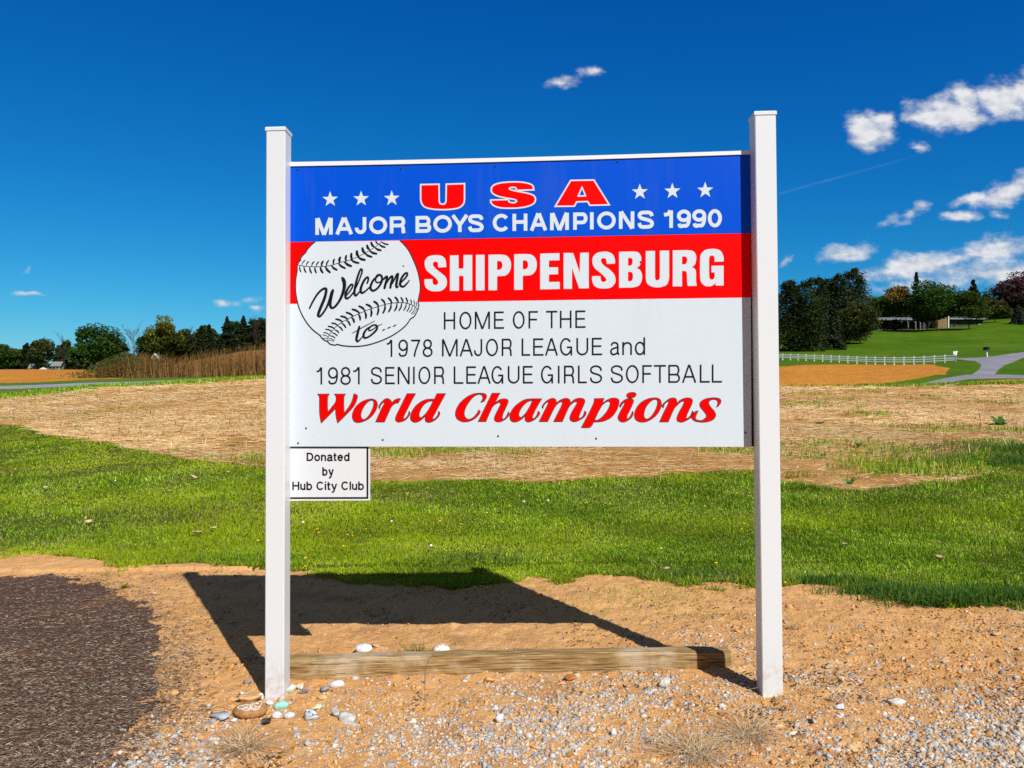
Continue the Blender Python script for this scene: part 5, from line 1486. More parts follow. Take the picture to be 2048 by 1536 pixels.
# fallen leaves on the lawn
M_dead = mat('dead_leaf', (.62, .42, .26), .8)
def leaf():
    V, F = [], []
    for i in range(7):
        t = i / 6; w = .024 * math.sin(math.pi * min(.98, .06 + t * .9)) ** .8
        for j in (-1, 0, 1): V.append((t * .085 - .042, j * w, .012 * abs(j) + .02 * (t - .4) ** 2 + .003))
    for i in range(6):
        for j in range(2): a = i * 3 + j; F.append((a, a + 3, a + 4, a + 1))
    n = len(V); V += [(x, y, z - .0012) for x, y, z in V]; F += [tuple(q + n for q in f[::-1]) for f in F]
    return mesh_py('fallen_leaf', V, F, M_dead)
lf0 = leaf()
for i, (px, py) in enumerate([(98, 946), (72, 985), (91, 983), (176, 1051), (161, 982), (386, 961), (455, 951), (342, 990), (427, 1065), (394, 1075), (1000, 1030), (1690, 1098), (1880, 1125)]):
    o = lf0
    if i: o = lf0.copy(); COL.objects.link(o)
    tag(o, 'curled tan dead leaf lying on the green lawn', 'leaf', 'fallen leaves on the lawn')
    p = gpt(px, py); o.location = (p[0], p[1], float(gz(p[0], p[1])) + .038); o.rotation_euler = (random.uniform(-.5, .1), random.uniform(-.4, .4), random.uniform(0, 6)); k = random.uniform(.7, 1.25); o.scale = (k, k, k)

# ------------------------------------------------------------------ trees
M_bark = noise_mat('bark', [(.35, (.03, .022, .015)), (.65, (.09, .07, .05))], [(6, 1), (25, .6)])
M_barkp = noise_mat('pale_bark', [(.35, (.2, .18, .15)), (.65, (.4, .37, .32))], [(6, 1), (25, .6)])
M_fol = mat('tinted_foliage', rough=.6, spec=.2, vcol=True, trans=.25)
def leaf_quads(P, size, cols, up=.35):
    n = len(P)
    a = RNG.normal(size=(n, 3)); a[:, 2] *= .6; a /= np.linalg.norm(a, axis=1)[:, None]
    b = RNG.normal(size=(n, 3)); b -= a * (a * b).sum(1)[:, None]; b /= np.linalg.norm(b, axis=1)[:, None]
    s = size[:, None]
    V = np.stack([P - a * s, P + b * s * .55, P + a * s, P - b * s * .55], 1)
    F = np.arange(n * 4).reshape(n, 4)
    return V.reshape(-1, 3), F, np.repeat(cols, 4, 0)
def tree(px, base_py, top_py, hw, depth, kind, col, label, name='tree', n=3600, bark=None, trunk=.05, seed=0, group='trees on the skyline', lean=0):
    global RNG
    keep = RNG; RNG = np.random.default_rng(1000 + seed)
    p = gxy(px, depth); s = depth / FPX
    _, pyg = px_of(p)
    z0 = p[2]
    H = (pyg - top_py) * s
    W_ = hw * s
    root = empty(name, p, 0, label=label, cat='tree', group=group)
    bk = bark or M_bark
    tr = MB()
    rad = max(.12, H * .022)
    cb = (pyg - base_py) * s                     # ground may be hidden, crown base height
    ct = trunk * H
    if kind == 'bare':
        rad *= .6
        tr.tube([(0, 0, -.3), (.05 * W_, 0, H * .3), (0, 0, H * .55), (.03, 0, H * .8)], [rad, rad * .75, rad * .45, rad * .2], 6)
        tr.build('trunk', bk, root)
        br = MB()
        for k in range(26):
            z = H * random.uniform(.22, .75); a = random.uniform(0, 6.28); L = W_ * random.uniform(.5, 1.05) * (1.1 - .4 * z / H)
            e = Vector((math.cos(a) * L, math.sin(a) * L, z + L * random.uniform(.5, 1.3))); e.z = min(e.z, H)
            st = Vector((0, 0, z)); mid = st.lerp(e, .5) + Vector((0, 0, -.06 * L))
            br.tube([st, mid, e], [rad * .4, rad * .24, rad * .08], 4, False)
            for q in range(9):
                t = random.uniform(.3, 1); o = st.lerp(e, t); l2 = L * random.uniform(.2, .5); a2 = random.uniform(0, 6.28)
                f = o + Vector((math.cos(a2) * l2 * .7, math.sin(a2) * l2 * .7, l2 * random.uniform(.2, 1))); f.z = min(f.z, H * 1.02)
                br.tube([o, o.lerp(f, .6), f], [rad * .14, rad * .1, rad * .05], 3, False)
                for q2 in range(3):
                    o2 = o.lerp(f, random.uniform(.3, 1)); l3 = l2 * .5
                    f2 = o2 + Vector((random.uniform(-1, 1) * l3, random.uniform(-1, 1) * l3, random.uniform(.1, 1) * l3))
                    br.tube([o2, f2], [rad * .07, rad * .04], 3, False)
        br.build('branches', bk, root)
        RNG = keep; return root
    # trunk and limbs
    tr.tube([(0, 0, -.3), (0, 0, H * .12), (.02 * W_, .0, H * .4), (0, 0, H * .78)], [rad * 1.3, rad, rad * .7, rad * .15], 7)
    if kind in ('round', 'open'):
        for k in range(7):
            a = 6.28 * k / 7 + random.uniform(-.3, .3); z = H * random.uniform(.15, .45)
            e = Vector((math.cos(a) * W_ * .7, math.sin(a) * W_ * .7, z + H * random.uniform(.18, .38)))
            tr.tube([(0, 0, z), Vector((0, 0, z)).lerp(e, .5) + Vector((0, 0, H * .03)), e], [rad * .55, rad * .35, rad * .08], 5, False)
    tr.build('trunk', bk, root)
    pts, cl = [], []
    if kind in ('round', 'open'):
        nc = 34 if kind == 'round' else 26
        cz = (H + ct) / 2; rz = (H - ct) / 2
        cc = []
        for k in range(nc):
            v = RNG.normal(size=3); v /= np.linalg.norm(v)
            q = RNG.uniform(.45, .92) if kind == 'round' else RNG.uniform(.55, .95)
            if v[2] < -.45: v[2] *= .5
            cc.append((v[0] * W_ * q * .86, v[1] * W_ * q * .86, cz + v[2] * rz * q * .92, RNG.uniform(.30, .5) * min(W_, rz)))
        for (x, y, z, r) in cc:
            m_ = int(n / nc)
            d = RNG.normal(size=(m_, 3)); d /= np.linalg.norm(d, axis=1)[:, None]
            rr = r * RNG.uniform(.25, 1, (m_, 1)) ** .5
            pts.append(np.array([x, y, z]) + d * rr * np.array([1.15, 1.15, .75])); cl.append(np.full(m_, RNG.uniform(.65, 1.3)))
    elif kind == 'conifer':
        nl = 20
        for k in range(nl):
            f = (k + .5) / nl; z = ct + (H - ct) * f; R0 = W_ * (1 - f) ** .8 * RNG.uniform(.85, 1.1) + .15
            nb = max(4, int(11 * (1 - f) + 4))
            for b_ in range(nb):
                a = RNG.uniform(0, 6.28); m_ = int(n / (nl * nb) * (1.5 - f))
                if m_ < 3: m_ = 3
                t = RNG.uniform(.15, 1, m_) ** .6
                r = R0 * t * RNG.uniform(.75, 1.1)
                aw = a + RNG.normal(0, .16, m_) / np.maximum(t, .3)
                pts.append(np.stack([np.cos(aw) * r, np.sin(aw) * r, z - r * .22 + RNG.normal(0, H / nl * .28, m_) + (1 - t) * .3], 1)); cl.append(np.full(m_, RNG.uniform(.7, 1.25)))
    elif kind == 'pine':
        nl = 14
        for k in range(nl):
            f = k / (nl - 1); z = ct + (H - ct) * f; R0 = W_ * (1.0 - .95 * f ** 1.5) * RNG.uniform(.65, 1.15)
            for b_ in range(6):
                a = RNG.uniform(0, 6.28); m_ = max(4, int(n / (nl * 6)))
                t = RNG.uniform(.2, 1, m_); r = R0 * t
                aw = a + RNG.normal(0, .22, m_)
                pts.append(np.stack([np.cos(aw) * r, np.sin(aw) * r, z + r * .22 + RNG.normal(0, H * .012, m_)], 1)); cl.append(np.full(m_, RNG.uniform(.7, 1.25)))
    elif kind == 'column':
        nc = 44
        for k in range(nc):
            f = RNG.uniform(0, 1); z = ct + (H - ct) * f; R0 = W_ * (1 - .74 * f ** 2.6) * (.75 + .25 * min(1, f * 6)); a = RNG.uniform(0, 6.28); q = RNG.uniform(.4, .85)
            m_ = int(n / nc); d = RNG.normal(size=(m_, 3))
            r = R0 * .36
            pts.append(np.array([math.cos(a) * R0 * q, math.sin(a) * R0 * q, z]) + d * np.array([r, r, r * 1.3]) * .8); cl.append(np.full(m_, RNG.uniform(.65, 1.3)))
    P = np.concatenate(pts); L = np.concatenate(cl)
    P[:, 2] = np.minimum(P[:, 2], H * (1.0 + .03 * np.sin(P[:, 0] * 2.1)) + RNG.normal(0, .35, len(P)))
    c = np.array(col)
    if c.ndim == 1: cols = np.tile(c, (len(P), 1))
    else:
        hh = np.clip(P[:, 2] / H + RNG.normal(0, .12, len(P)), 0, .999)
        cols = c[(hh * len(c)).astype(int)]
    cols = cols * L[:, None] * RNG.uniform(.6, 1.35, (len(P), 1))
    sz = RNG.uniform(.6, 1.25, len(P)) * max(.16, 2.3 * s)
    V, F, C = leaf_quads(P, sz, cols)
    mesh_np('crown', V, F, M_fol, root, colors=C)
    RNG = keep
    return root
DK, DG, OL, YG, BR_G, SP = (.026, .040, .008), (.032, .066, .010), (.060, .070, .010), (.13, .14, .012), (.05, .11, .012), (.036, .046, .018)
T = [
    (1578, 692, 566, 36, 128, 'column', DK, 'dark evergreen closest to the right post on the green hillside', 'evergreen_tree'),
    (1618, 692, 562, 36, 126, 'column', (.03, .048, .008), 'broad dark evergreen at the near end of the white fence line of trees', 'evergreen_tree'),
    (1600, 692, 570, 20, 132, 'conifer', DK, 'pointed dark conifer squeezed between the evergreens by the right post', 'conifer_tree'),
    (1640, 688, 556, 24, 150, 'column', DK, 'slim dark evergreen just left of the small spruce', 'evergreen_tree'),
    (1682, 676, 549, 24, 156, 'column', (.03, .048, .008), 'slim dark evergreen right of the small spruce', 'evergreen_tree'),
    (1668, 685, 600, 24, 129, 'conifer', SP, 'small bluish spruce standing on the lawn before the dark evergreens', 'spruce_tree'),
    (1657, 676, 557, 36, 158, 'column', DK, 'dark evergreen behind the small spruce', 'evergreen_tree'),
    (1708, 672, 541, 36, 160, 'column', (.034, .052, .008), 'tallest dark evergreen on the right hillside', 'evergreen_tree'),
    (1722, 664, 604, 44, 150, 'round', OL, 'low spreading tree with forked trunk left of the ranch house', 'lawn_tree'),
    (1766, 650, 583, 34, 225, 'round', (.06, .13, .012), 'bright green tree behind the left end of the ranch house', 'leafy_tree'),
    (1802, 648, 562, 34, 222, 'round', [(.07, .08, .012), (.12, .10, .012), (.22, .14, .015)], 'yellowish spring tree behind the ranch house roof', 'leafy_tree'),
    (1836, 648, 547, 22, 215, 'pine', DK, 'dark pine poking above the ranch house', 'pine_tree'),
    (1792, 660, 640, 13, 186, 'round', (.03, .05, .008), 'small dark bush before the left wing of the ranch house', 'shrub'),
    (1856, 656, 588, 34, 184, 'round', (.036, .07, .008), 'leafy tree shading the porch of the ranch house', 'leafy_tree'),
    (1876, 655, 553, 54, 181, 'round', (.042, .092, .010), 'big round leafy tree in front of the ranch house', 'leafy_tree'),
    (1950, 645, 560, 24, 225, 'conifer', DK, 'dark conifer tip above the trees right of the ranch house', 'conifer_tree'),
    (1940, 655, 577, 40, 180, 'round', (.05, .085, .010), 'rounded green tree in front of the right end of the ranch house', 'leafy_tree'),
    (1992, 650, 596, 36, 200, 'round', (.075, .08, .014), 'drooping olive tree right of the ranch house', 'leafy_tree'),
    (2040, 640, 545, 46, 232, 'open', [(.022, .02, .012), (.05, .028, .02), (.16, .05, .05)], 'reddish maple at the right edge of the photo', 'maple_tree'),
    (2008, 640, 570, 30, 240, 'round', DK, 'dark tree behind the drooping olive tree', 'leafy_tree'),
    (2100, 640, 560, 50, 225, 'round', DG, 'dark leafy tree just past the reddish maple', 'leafy_tree'),
    (2040, 640, 612, 18, 190, 'conifer', (.06, .075, .05), 'short pale conifer under the reddish maple', 'conifer_tree'),
    (10, 738, 684, 30, 250, 'round', (.05, .10, .012), 'green tree at the left edge of the photo', 'leafy_tree'),
    (38, 738, 694, 16, 262, 'open', (.08, .13, .018), 'thin light green tree near the left edge', 'leafy_tree'),
    (53, 738, 688, 10, 255, 'column', DK, 'narrow dark tree near the left edge', 'cedar_tree'),
    (85, 740, 672, 28, 240, 'round', (.055, .07, .012), 'dark olive tree above the gabled shed', 'leafy_tree'),
    (197, 735, 641, 48, 230, 'round', (.04, .092, .010), 'largest dark green tree on the left skyline', 'leafy_tree'),
    (156, 735, 652, 18, 236, 'open', (.045, .10, .012), 'slim green tree against the largest left tree', 'leafy_tree'),
    (228, 735, 668, 26, 232, 'round', DG, 'dark green tree right of the largest left tree', 'leafy_tree'),
    (300, 720, 655, 24, 245, 'round', DG, 'dark tree left of the yellow-green dome tree', 'leafy_tree'),
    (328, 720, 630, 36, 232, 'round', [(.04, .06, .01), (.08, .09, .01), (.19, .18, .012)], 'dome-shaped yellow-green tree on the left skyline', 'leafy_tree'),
    (372, 712, 652, 22, 250, 'open', (.05, .07, .014), 'thin-leaved tree right of the yellow-green dome tree', 'leafy_tree'),
    (403, 705, 653, 14, 245, 'conifer', DK, 'left one of two pointed conifers on the left skyline', 'conifer_tree'),
    (419, 705, 650, 13, 248, 'conifer', DK, 'right one of two pointed conifers on the left skyline', 'conifer_tree'),
    (455, 700, 635, 22, 240, 'pine', (.02, .034, .010), 'ragged dark pine left of the left post', 'pine_tree'),
    (488, 700, 634, 26, 236, 'pine', DK, 'dark pine nearest the left post', 'pine_tree'),
    (522, 700, 630, 26, 242, 'round', DK, 'dark rounded tree half hidden by the left post', 'leafy_tree'),
    (600, 700, 640, 40, 245, 'round', DG, 'leafy tree behind the left part of the sign board', 'leafy_tree'),
]
for i, t in enumerate(T):
    tree(*t[:8], name=t[8], seed=i, n=(9000 if t[3] > 30 else 5500))
for i, t in enumerate([(78, 740, 661, 20, 246, 'bare', None, 'leafless tree behind the dark olive tree', 'bare_tree'), (128, 740, 664, 20, 236, 'bare', None, 'leafless tree between olive tree and largest left tree', 'bare_tree'),
          (268, 722, 640, 24, 246, 'bare', None, 'grey leafless tree left of the yellow-green dome tree', 'bare_tree'), (380, 712, 645, 16, 250, 'bare', None, 'leafless tree left of the pointed conifers', 'bare_tree'),
          (512, 702, 626, 20, 234, 'bare', None, 'leafless tree beside the left post', 'bare_tree'), (1600, 690, 556, 12, 150, 'bare', None, 'bare treetop showing above the evergreens at the right post', 'bare_tree')]):
    tree(*t[:8], name=t[8], seed=60 + i, bark=noise_mat('grey_bark', [(.35, (.08, .07, .06)), (.65, (.17, .15, .13))], [(6, 1), (25, .6)]) if i == 2 else M_bark)

# far woods behind the single trees: one mass
def far_wood(name, spans, label):
    V, F, C, base = [], [], [], 0
    for (pxa, pxb, dep, lo, hi, n, col) in spans:
        px = RNG.uniform(pxa, pxb, n); Y = dep + RNG.uniform(-6, 6, n); X = (px - 1024) / FPX * Y
        s_ = dep / FPX
        top = (hi * (.72 + .45 * vnoise(px / 17, px * 0, 3)) ) * s_
        P = np.stack([X, Y, zt(X, Y) + RNG.uniform(0, 1, n) ** .8 * np.maximum(top, 1)], 1)
        c = np.array([col]) * (1 + .35 * vnoise(px / 9, P[:, 2] * .6, 8))[:, None] * RNG.uniform(.6, 1.35, (n, 1))
        a, b, cc = leaf_quads(P, RNG.uniform(.35, .8, n) * max(1, dep / 230), c)
        V.append(a); F.append(b + base); C.append(cc); base += len(a)
    o = mesh_np(name, np.concatenate(V), np.concatenate(F), M_fol, colors=np.concatenate(C))
    tag(o, label, 'woods', kind='stuff')
far_wood('far_wood', [(-160, 290, 268, 0, 56, 15000, (.04, .07, .010)), (290, 640, 262, 0, 58, 11000, (.032, .055, .010))], 'dark band of woodland undergrowth behind the left skyline trees')
far_wood('hilltop_wood', [(1545, 1760, 200, 0, 40, 5000, (.035, .06, .008)), (1740, 2200, 262, 0, 58, 16000, (.034, .062, .008))], 'dark band of woodland behind the ranch house on the hilltop')

# tall dead brush behind the road on the left
def brush():
    n = 1900
    px = RNG.uniform(190, 640, n); Y = RNG.uniform(52, 62, n)
    u = (px - 1024) / FPX; X = u * Y
    Zz = zt(X, Y)
    dens = np.clip((px - 150) / 90, 0.1, 1)
    k = RNG.uniform(size=n) < dens
    X, Y, Zz, px = X[k], Y[k], Zz[k], px[k]; n = len(X)
    prof = np.interp(px, [165, 200, 250, 300, 340, 400, 460, 530, 640], [.5, .9, 1.6, 1.7, 1.4, 1.7, 1.9, 2.2, 2.2])
    Hh = prof * RNG.uniform(.45, 1.15, n)
    ang = RNG.uniform(0, 6.28, n); ln = RNG.normal(0, .14, n)
    V, F, C = [], [], []
    B = np.stack([X, Y, Zz - .05], 1)
    Dx = np.stack([np.cos(ang) * ln, np.sin(ang) * ln, np.ones(n)], 1)
    Tp = B + Dx * Hh[:, None]
    w = RNG.uniform(.012, .03, n)[:, None]
    e = np.array([[1, 0, 0]]); f = np.array([[-.5, .87, 0]]); g = np.array([[-.5, -.87, 0]])
    V.append(np.stack([B + e * w, B + f * w, B + g * w, Tp + e * w * .3, Tp + f * w * .3, Tp + g * w * .3], 1).reshape(-1, 3))
    i = (np.arange(n) * 6)[:, None, None]
    F.append((np.array([[0, 1, 4, 3], [1, 2, 5, 4], [2, 0, 3, 5]])[None] + i).reshape(-1, 4))
    pal = np.array([[.20, .09, .025], [.32, .16, .045], [.44, .24, .075], [.11, .06, .022]])
    C.append(np.repeat(pal[RNG.integers(0, 4, n)] * RNG.uniform(.7, 1.2, (n, 1)), 6, 0))
    base = n * 6
    # side twigs
    m_ = n * 4
    j = RNG.integers(0, n, m_); t = RNG.uniform(.25, .95, m_)[:, None]
    S = B[j] + (Tp[j] - B[j]) * t
    a2 = RNG.uniform(0, 6.28, m_); L = RNG.uniform(.12, .5, m_)
    E = S + np.stack([np.cos(a2) * L * .55, np.sin(a2) * L * .55, L * RNG.uniform(.3, 1, m_)], 1)
    w = .009
    V.append(np.stack([S + e * w, S + f * w, S + g * w, E + e * w * .4, E + f * w * .4, E + g * w * .4], 1).reshape(-1, 3))
    i = (np.arange(m_) * 6)[:, None, None] + base
    F.append((np.array([[0, 1, 4, 3], [1, 2, 5, 4], [2, 0, 3, 5]])[None] + i).reshape(-1, 4))
    C.append(np.repeat(pal[RNG.integers(0, 4, m_)], 6, 0)); base += m_ * 6
    # some leaves, greener at the left end
    m_ = 9000
    pl_ = RNG.choice([0, 1], m_, p=[.25, .75]); px2 = np.where(pl_ == 1, RNG.normal(235, 40, m_), RNG.uniform(180, 640, m_))
    Y2 = RNG.uniform(52, 60, m_); X2 = (px2 - 1024) / FPX * Y2
    P = np.stack([X2, Y2, zt(X2, Y2) + RNG.uniform(0.05, 1, m_) * np.interp(px2, [165, 200, 250, 300, 640], [.5, 1.2, 1.9, 1.2, .7])], 1)
    lc = np.array([[.06, .085, .015], [.11, .12, .02], [.035, .06, .012]])[RNG.integers(0, 3, m_)]
    a, b, c = leaf_quads(P, RNG.uniform(.03, .075, m_), lc)
    V.append(a); F.append(b + base); C.append(c)
    o = mesh_np('brush', np.concatenate(V), np.concatenate(F), M_fol, colors=np.concatenate(C))
    tag(o, 'tall brown dead brush with some green leaves along the road', 'brush', kind='stuff')
brush()

# ------------------------------------------------------------------ houses
def brick_noise(name, cols): return noise_mat(name, cols, [(1.5, 1), (8, .8)])
M_hw = mat('shaded_house_wall', (.05, .05, .055), .8)  # pale wall darkened in its colour to stand for the trees' shade
M_roofd = noise_mat('dark_roof', [(.4, (.05, .05, .055)), (.6, (.10, .10, .11))], [(1, 1), (10, .6)])
M_roofp = mat('pale_fascia', (.16, .17, .19), .6)
M_stonew = noise_mat('tan_stone_wall', [(.38, (.15, .105, .05)), (.62, (.30, .215, .10))], [(2.2, 1), (7, 1)])
M_glass = mat('dark_glass', (.02, .025, .03), .1, .6)
M_trim = mat('white_trim', (.72, .72, .71), .6)
M_porchd = mat('dark_porch', (.035, .03, .028), .9)
def gable_box(mb, x0, x1, y0, y1, z0, ze, zr, ov=.35, th=.16, along='x'):
    """walls to eaves handled elsewhere; this adds the two roof slopes as slabs"""
    if along == 'x':
        ym = (y0 + y1) / 2
        for (ya, yb) in ((y0 - ov, ym), (y1 + ov, ym)):
            za = ze - ov * (zr - ze) / (abs(ym - y0)); P = [(x0 - ov, ya, za), (x1 + ov, ya, za), (x1 + ov, yb, zr), (x0 - ov, yb, zr)]
            mb.hexa([(p[0], p[1], p[2]) for p in P] + [(p[0], p[1], p[2] + th) for p in P])
    else:
        xm = (x0 + x1) / 2
        for (xa, xb) in ((x0 - ov, xm), (x1 + ov, xm)):
            za = ze - ov * (zr - ze) / (abs(xm - x0)); P = [(xa, y0 - ov, za), (xa, y1 + ov, za), (xb, y1 + ov, zr), (xb, y0 - ov, zr)]
            mb.hexa([(p[0], p[1], p[2]) for p in P] + [(p[0], p[1], p[2] + th) for p in P])
def ranch():
    y = 192; s = y / FPX
    p = gxy(1757, y); q = gxy(1988, y + 3)
    L = q[0] - p[0]
    root = empty('ranch_house', (p[0], p[1], min(p[2], q[2]) - .2), math.atan2(q[1] - p[1], q[0] - p[0]), label='long low ranch house with arched porch and tan stone gable on the hill', cat='house')
    X = lambda px: (px - 1757) * s
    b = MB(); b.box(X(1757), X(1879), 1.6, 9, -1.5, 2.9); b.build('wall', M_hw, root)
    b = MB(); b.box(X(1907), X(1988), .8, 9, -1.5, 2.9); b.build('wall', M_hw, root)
    # stone gable with sloping top
    b = MB(); b.hexa([(X(1880), -.2, -1.5), (X(1905), -.2, -1.5), (X(1905), 9.2, -1.5), (X(1880), 9.2, -1.5), (X(1880), -.2, 2.7), (X(1905), -.2, 4.1), (X(1905), 9.2, 4.1), (X(1880), 9.2, 2.7)])
    tag(b.build('stone_wall', M_stonew, root), 'tan stone gable wall in the middle')
    b = MB(); b.box(X(1905.3), X(1907.3), -.4, .5, -1.5, 4.7); b.build('chimney_pipe', M_trim, root)
    b = MB(); gable_box(b, X(1757), X(1862), 0.2, 9, 0, 3.0, 3.75, .5, .1); r = b.build('roof', M_roofp, root); r['label'] = 'pale metal roof of the left wing'
    b = MB(); gable_box(b, X(1908), X(1986), 0.2, 9, 0, 3.1, 3.9, .5); b.build('roof', M_roofd, root)
    b = MB(); b.box(X(1908), X(1988), -.45, -.3, 2.9, 3.2); b.build('fascia', mat('fascia_paint', (.25, .26, .27), .7), root)
    b = MB(); b.box(X(1755), X(1868), -.5, -.3, 2.72, 3.0); b.build('fascia', mat('fascia_paint', (.25, .26, .27), .7), root)
    # arched porch: columns with arch heads
    for px in (1806, 1821, 1837, 1847, 1861):
        c = MB(); x = X(px); c.box(x - .14, x + .14, -.2, .1, -.6, 2.3)
        for k in range(6):
            a0 = k / 6; w = .14 + .75 * a0 ** 2.2
            c.box(x - w, x + w, -.19, .09, 2.0 + .09 * k, 2.09 + .09 * k)
        c.build('column', mat('shaded_porch_paint', (.13, .13, .13), .7), root)  # white columns coloured dark, tree shade put into the paint
    b = MB(); b.box(X(1806), X(1862), 1.52, 1.58, -.5, 2.4); b.build('porch_back', M_porchd, root)  # dark sheet set before the wall behind the columns
    for (a, c_) in ((1762, 1767), (1769, 1772), (1775, 1781), (1871, 1877), (1912, 1918), (1922, 1927), (1941, 1945), (1952, 1957), (1965, 1970)):
        yy = 1.6 if a < 1880 else .8
        f = MB(); x0, x1 = X(a), X(c_); f.box(x0 - .1, x1 + .1, yy - .10, yy - .02, .4, 2.4); w = f.build('window', mat('grey_frame', (.16, .16, .16), .7), root)
        g = MB(); g.box(x0, x1, yy - .13, yy - .105, .5, 2.3); g.build('pane', M_glass, w)
    f = MB(); f.box(X(1977), X(1983), .68, .78, -.4, 2.0); f.build('door', M_trim, root)
ranch()
def small_house(px, depth, wpx, eave_py, ridge_py, label, wallm, roofm, front='gable', name='house', wins=1):
    p = gxy(px, depth); s = depth / FPX; _, gp = px_of(p)
    w = wpx * s; he = (gp - eave_py) * s; hr = (gp - ridge_py) * s
    root = empty(name, p, random.uniform(-.15, .15), label=label, cat='house')
    b = MB(); b.box(-w / 2, w / 2, 0, w * 1.2, -1, he)
    if front == 'gable':
        for yy in (0, w * 1.2):
            b.add([(-w / 2, yy, he), (w / 2, yy, he), (0, yy, hr - .05)], [(0, 1, 2)])
    else:
        for xx in (-w / 2, w / 2):
            b.add([(xx, 0, he), (xx, w * 1.2, he), (xx, w * .6, hr - .05)], [(0, 1, 2)])
    b.build('wall', wallm, root)
    b = MB(); gable_box(b, -w / 2, w / 2, 0, w * 1.2, 0, he, hr, .4, .2, 'y' if front == 'gable' else 'x'); b.build('roof', roofm, root)
    if front == 'gable':
        f = MB(); e = .45
        for sx in (-1, 1):
            z_e = he - e * (hr - he) / (w / 2)
            f.hexa([(sx * (w / 2 + e), -e - .05, z_e - .25), (0, -e - .05, hr - .25), (0, -e + .02, hr - .25), (sx * (w / 2 + e), -e + .02, z_e - .25), (sx * (w / 2 + e), -e - .05, z_e + .25), (0, -e - .05, hr + .25), (0, -e + .02, hr + .25), (sx * (w / 2 + e), -e + .02, z_e + .25)])
        f.build('bargeboard', M_trim, root)
    for k in range(wins):
        f = MB(); x = (k - (wins - 1) / 2) * w / (wins + .5); f.box(x - .5, x + .5, -.1, -.03, he * .5, he * .5 + 1.1); ww = f.build('window', M_trim, root)
        g = MB(); g.box(x - .42, x + .42, -.13, -.105, he * .5 + .08, he * .5 + 1.02); g.build('pane', M_glass, ww)
M_wsid = mat('white_siding', (.28, .28, .29), .7); M_rl = mat('pale_roof', (.22, .22, .22), .7); M_gs = mat('grey_siding', (.38, .38, .40), .7)
small_house(89, 150, 32, 745, 737, 'low gabled shed with white trim half hidden by the ploughed field', M_gs, M_roofd, 'gable', 'gabled_shed', 0)
small_house(112, 252, 15, 731, 724, 'pale-roofed house between the trees behind the gabled shed', M_wsid, M_rl, 'eaves', 'small_house', 2)
small_house(64, 245, 9, 735, 729, 'tiny white house left of the gabled shed', M_wsid, M_rl, 'eaves', 'small_house', 1)
small_house(311, 205, 8, 713, 708, 'tiny white shed below the yellow-green dome tree', M_wsid, M_rl, 'gable', 'white_shed', 1)

# ------------------------------------------------------------------ fence, mailbox, poles
M_fence = mat('white_fence_paint', (.72, .76, .76), .6)
def fence():
    xs = [1540 + v / 4.03 for v in (-90, -25, 40, 105, 167, 230, 293, 360, 427, 495, 560, 630, 703, 778, 850, 926, 1003, 1082, 1162, 1243, 1327, 1412, 1495)]
    P = []
    for i, px in enumerate(xs):
        d = 104 - 14 * i / (len(xs) - 1)
        P.append(Vector(gxy(px, d)))
    root = empty('rail_fence', P[0], 0, label='long white three-rail fence below the green hillside', cat='fence')
    fh = lambda p: .66 + .30 * (p.x - P[0].x) / (P[-1].x - P[0].x)
    for p in P:
        q = p - P[0]; b = MB(); b.box(q.x - .075, q.x + .075, q.y - .075, q.y + .09, q.z - .3, q.z + fh(p)); b.build('post', M_fence, root)
    for h in (.30, .58, .86):
        b = MB()
        for a, c in zip(P[:-1], P[1:]):
            a, c = a - P[0], c - P[0]
            ha, hc = h * fh(a + P[0]), h * fh(c + P[0]); w = .045
            b.hexa([(a.x, a.y - .13, a.z + ha - w), (c.x, c.y - .13, c.z + hc - w), (c.x, c.y - .095, c.z + hc - w), (a.x, a.y - .095, a.z + ha - w),
                    (a.x, a.y - .13, a.z + ha + w), (c.x, c.y - .13, c.z + hc + w), (c.x, c.y - .095, c.z + hc + w), (a.x, a.y - .095, a.z + ha + w)])
        b.build('rail', M_fence, root)
    return P[-1]
fe = fence()
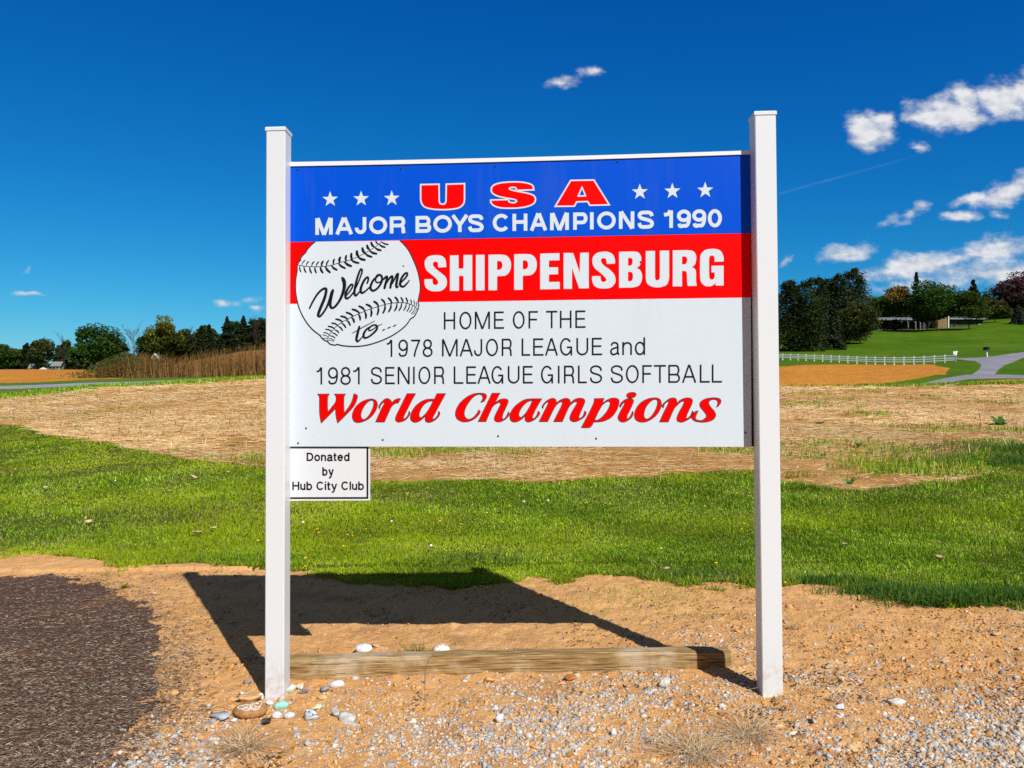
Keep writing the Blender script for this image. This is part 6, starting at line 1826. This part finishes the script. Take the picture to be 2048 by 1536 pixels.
def mailbox():
    p = gxy(1975.5, 97); root = empty('mailbox', p, .2, label='dark mailbox on a pale post beside the driveway', cat='mailbox')
    b = MB(); b.hexa([(-.07, -.07, -.2), (.07, -.07, -.2), (.07, .07, -.2), (-.07, .07, -.2), (-.17, -.07, 1.0), (-.03, -.07, 1.0), (-.03, .07, 1.0), (-.17, .07, 1.0)]); b.build('post', M_trim, root)
    b = MB(); n = 10; V = [];
    prof = [(-.16, 0), (.16, 0), (.16, .22)] + [(.16 * math.cos(math.pi * k / n), .22 + .16 * math.sin(math.pi * k / n)) for k in range(1, n)] + [(-.16, .22)]
    m_ = len(prof)
    for yy in (-.35, .35): V += [(x * 1.1 - .1, yy, 1.0 + z * 1.1) for x, z in prof]
    b.add(V, [tuple(reversed(range(m_))), tuple(m_ + k for k in range(m_))] + [(k, (k + 1) % m_, m_ + (k + 1) % m_, m_ + k) for k in range(m_)])
    b.build('box', mat('mailbox_paint', (.02, .025, .022), .5), root)
    b = MB(); b.box(.078, .1, -.2, -.16, 1.1, 1.4); b.box(.078, .1, -.2, -.04, 1.33, 1.4); b.build('flag', mat('mailbox_flag', (.3, .03, .03), .5), root)
mailbox()
def street_pole():
    p = gxy(1911.5, 87); s = 87 / FPX
    root = empty('road_sign', p, .1, label='thin dark pole with a small white sign at the end of the fence', cat='sign')
    b = MB(); b.tube([(0, 0, -.2), (0, 0, 1.35)], .045, 8); b.build('pole', M_dark, root)
    b = MB(); b.hexa([(-.25, -.06, 1.0), (.1, -.06, .85), (.1, -.03, .85), (-.25, -.03, 1.0), (-.3, -.06, 1.32), (.28, -.06, 1.38), (.28, -.03, 1.38), (-.3, -.03, 1.32)]); b.build('sign_plate', M_trim, root)
    p = gxy(1745, 178)
    root = empty('lamp_post', p, 0, label='short dark yard lamp post left of the ranch house', cat='lamp')
    b = MB(); b.tube([(0, 0, -.2), (0, 0, 1.3)], .07, 8); b.build('post', M_dark, root)
    b = MB(); b.tube([(0, 0, 1.3), (0, 0, 1.4), (0, 0, 1.7), (0, 0, 1.85)], [.08, .16, .18, .04], 8); b.build('lantern', M_dark, root)
street_pole()
print('objects', len(bpy.data.objects))
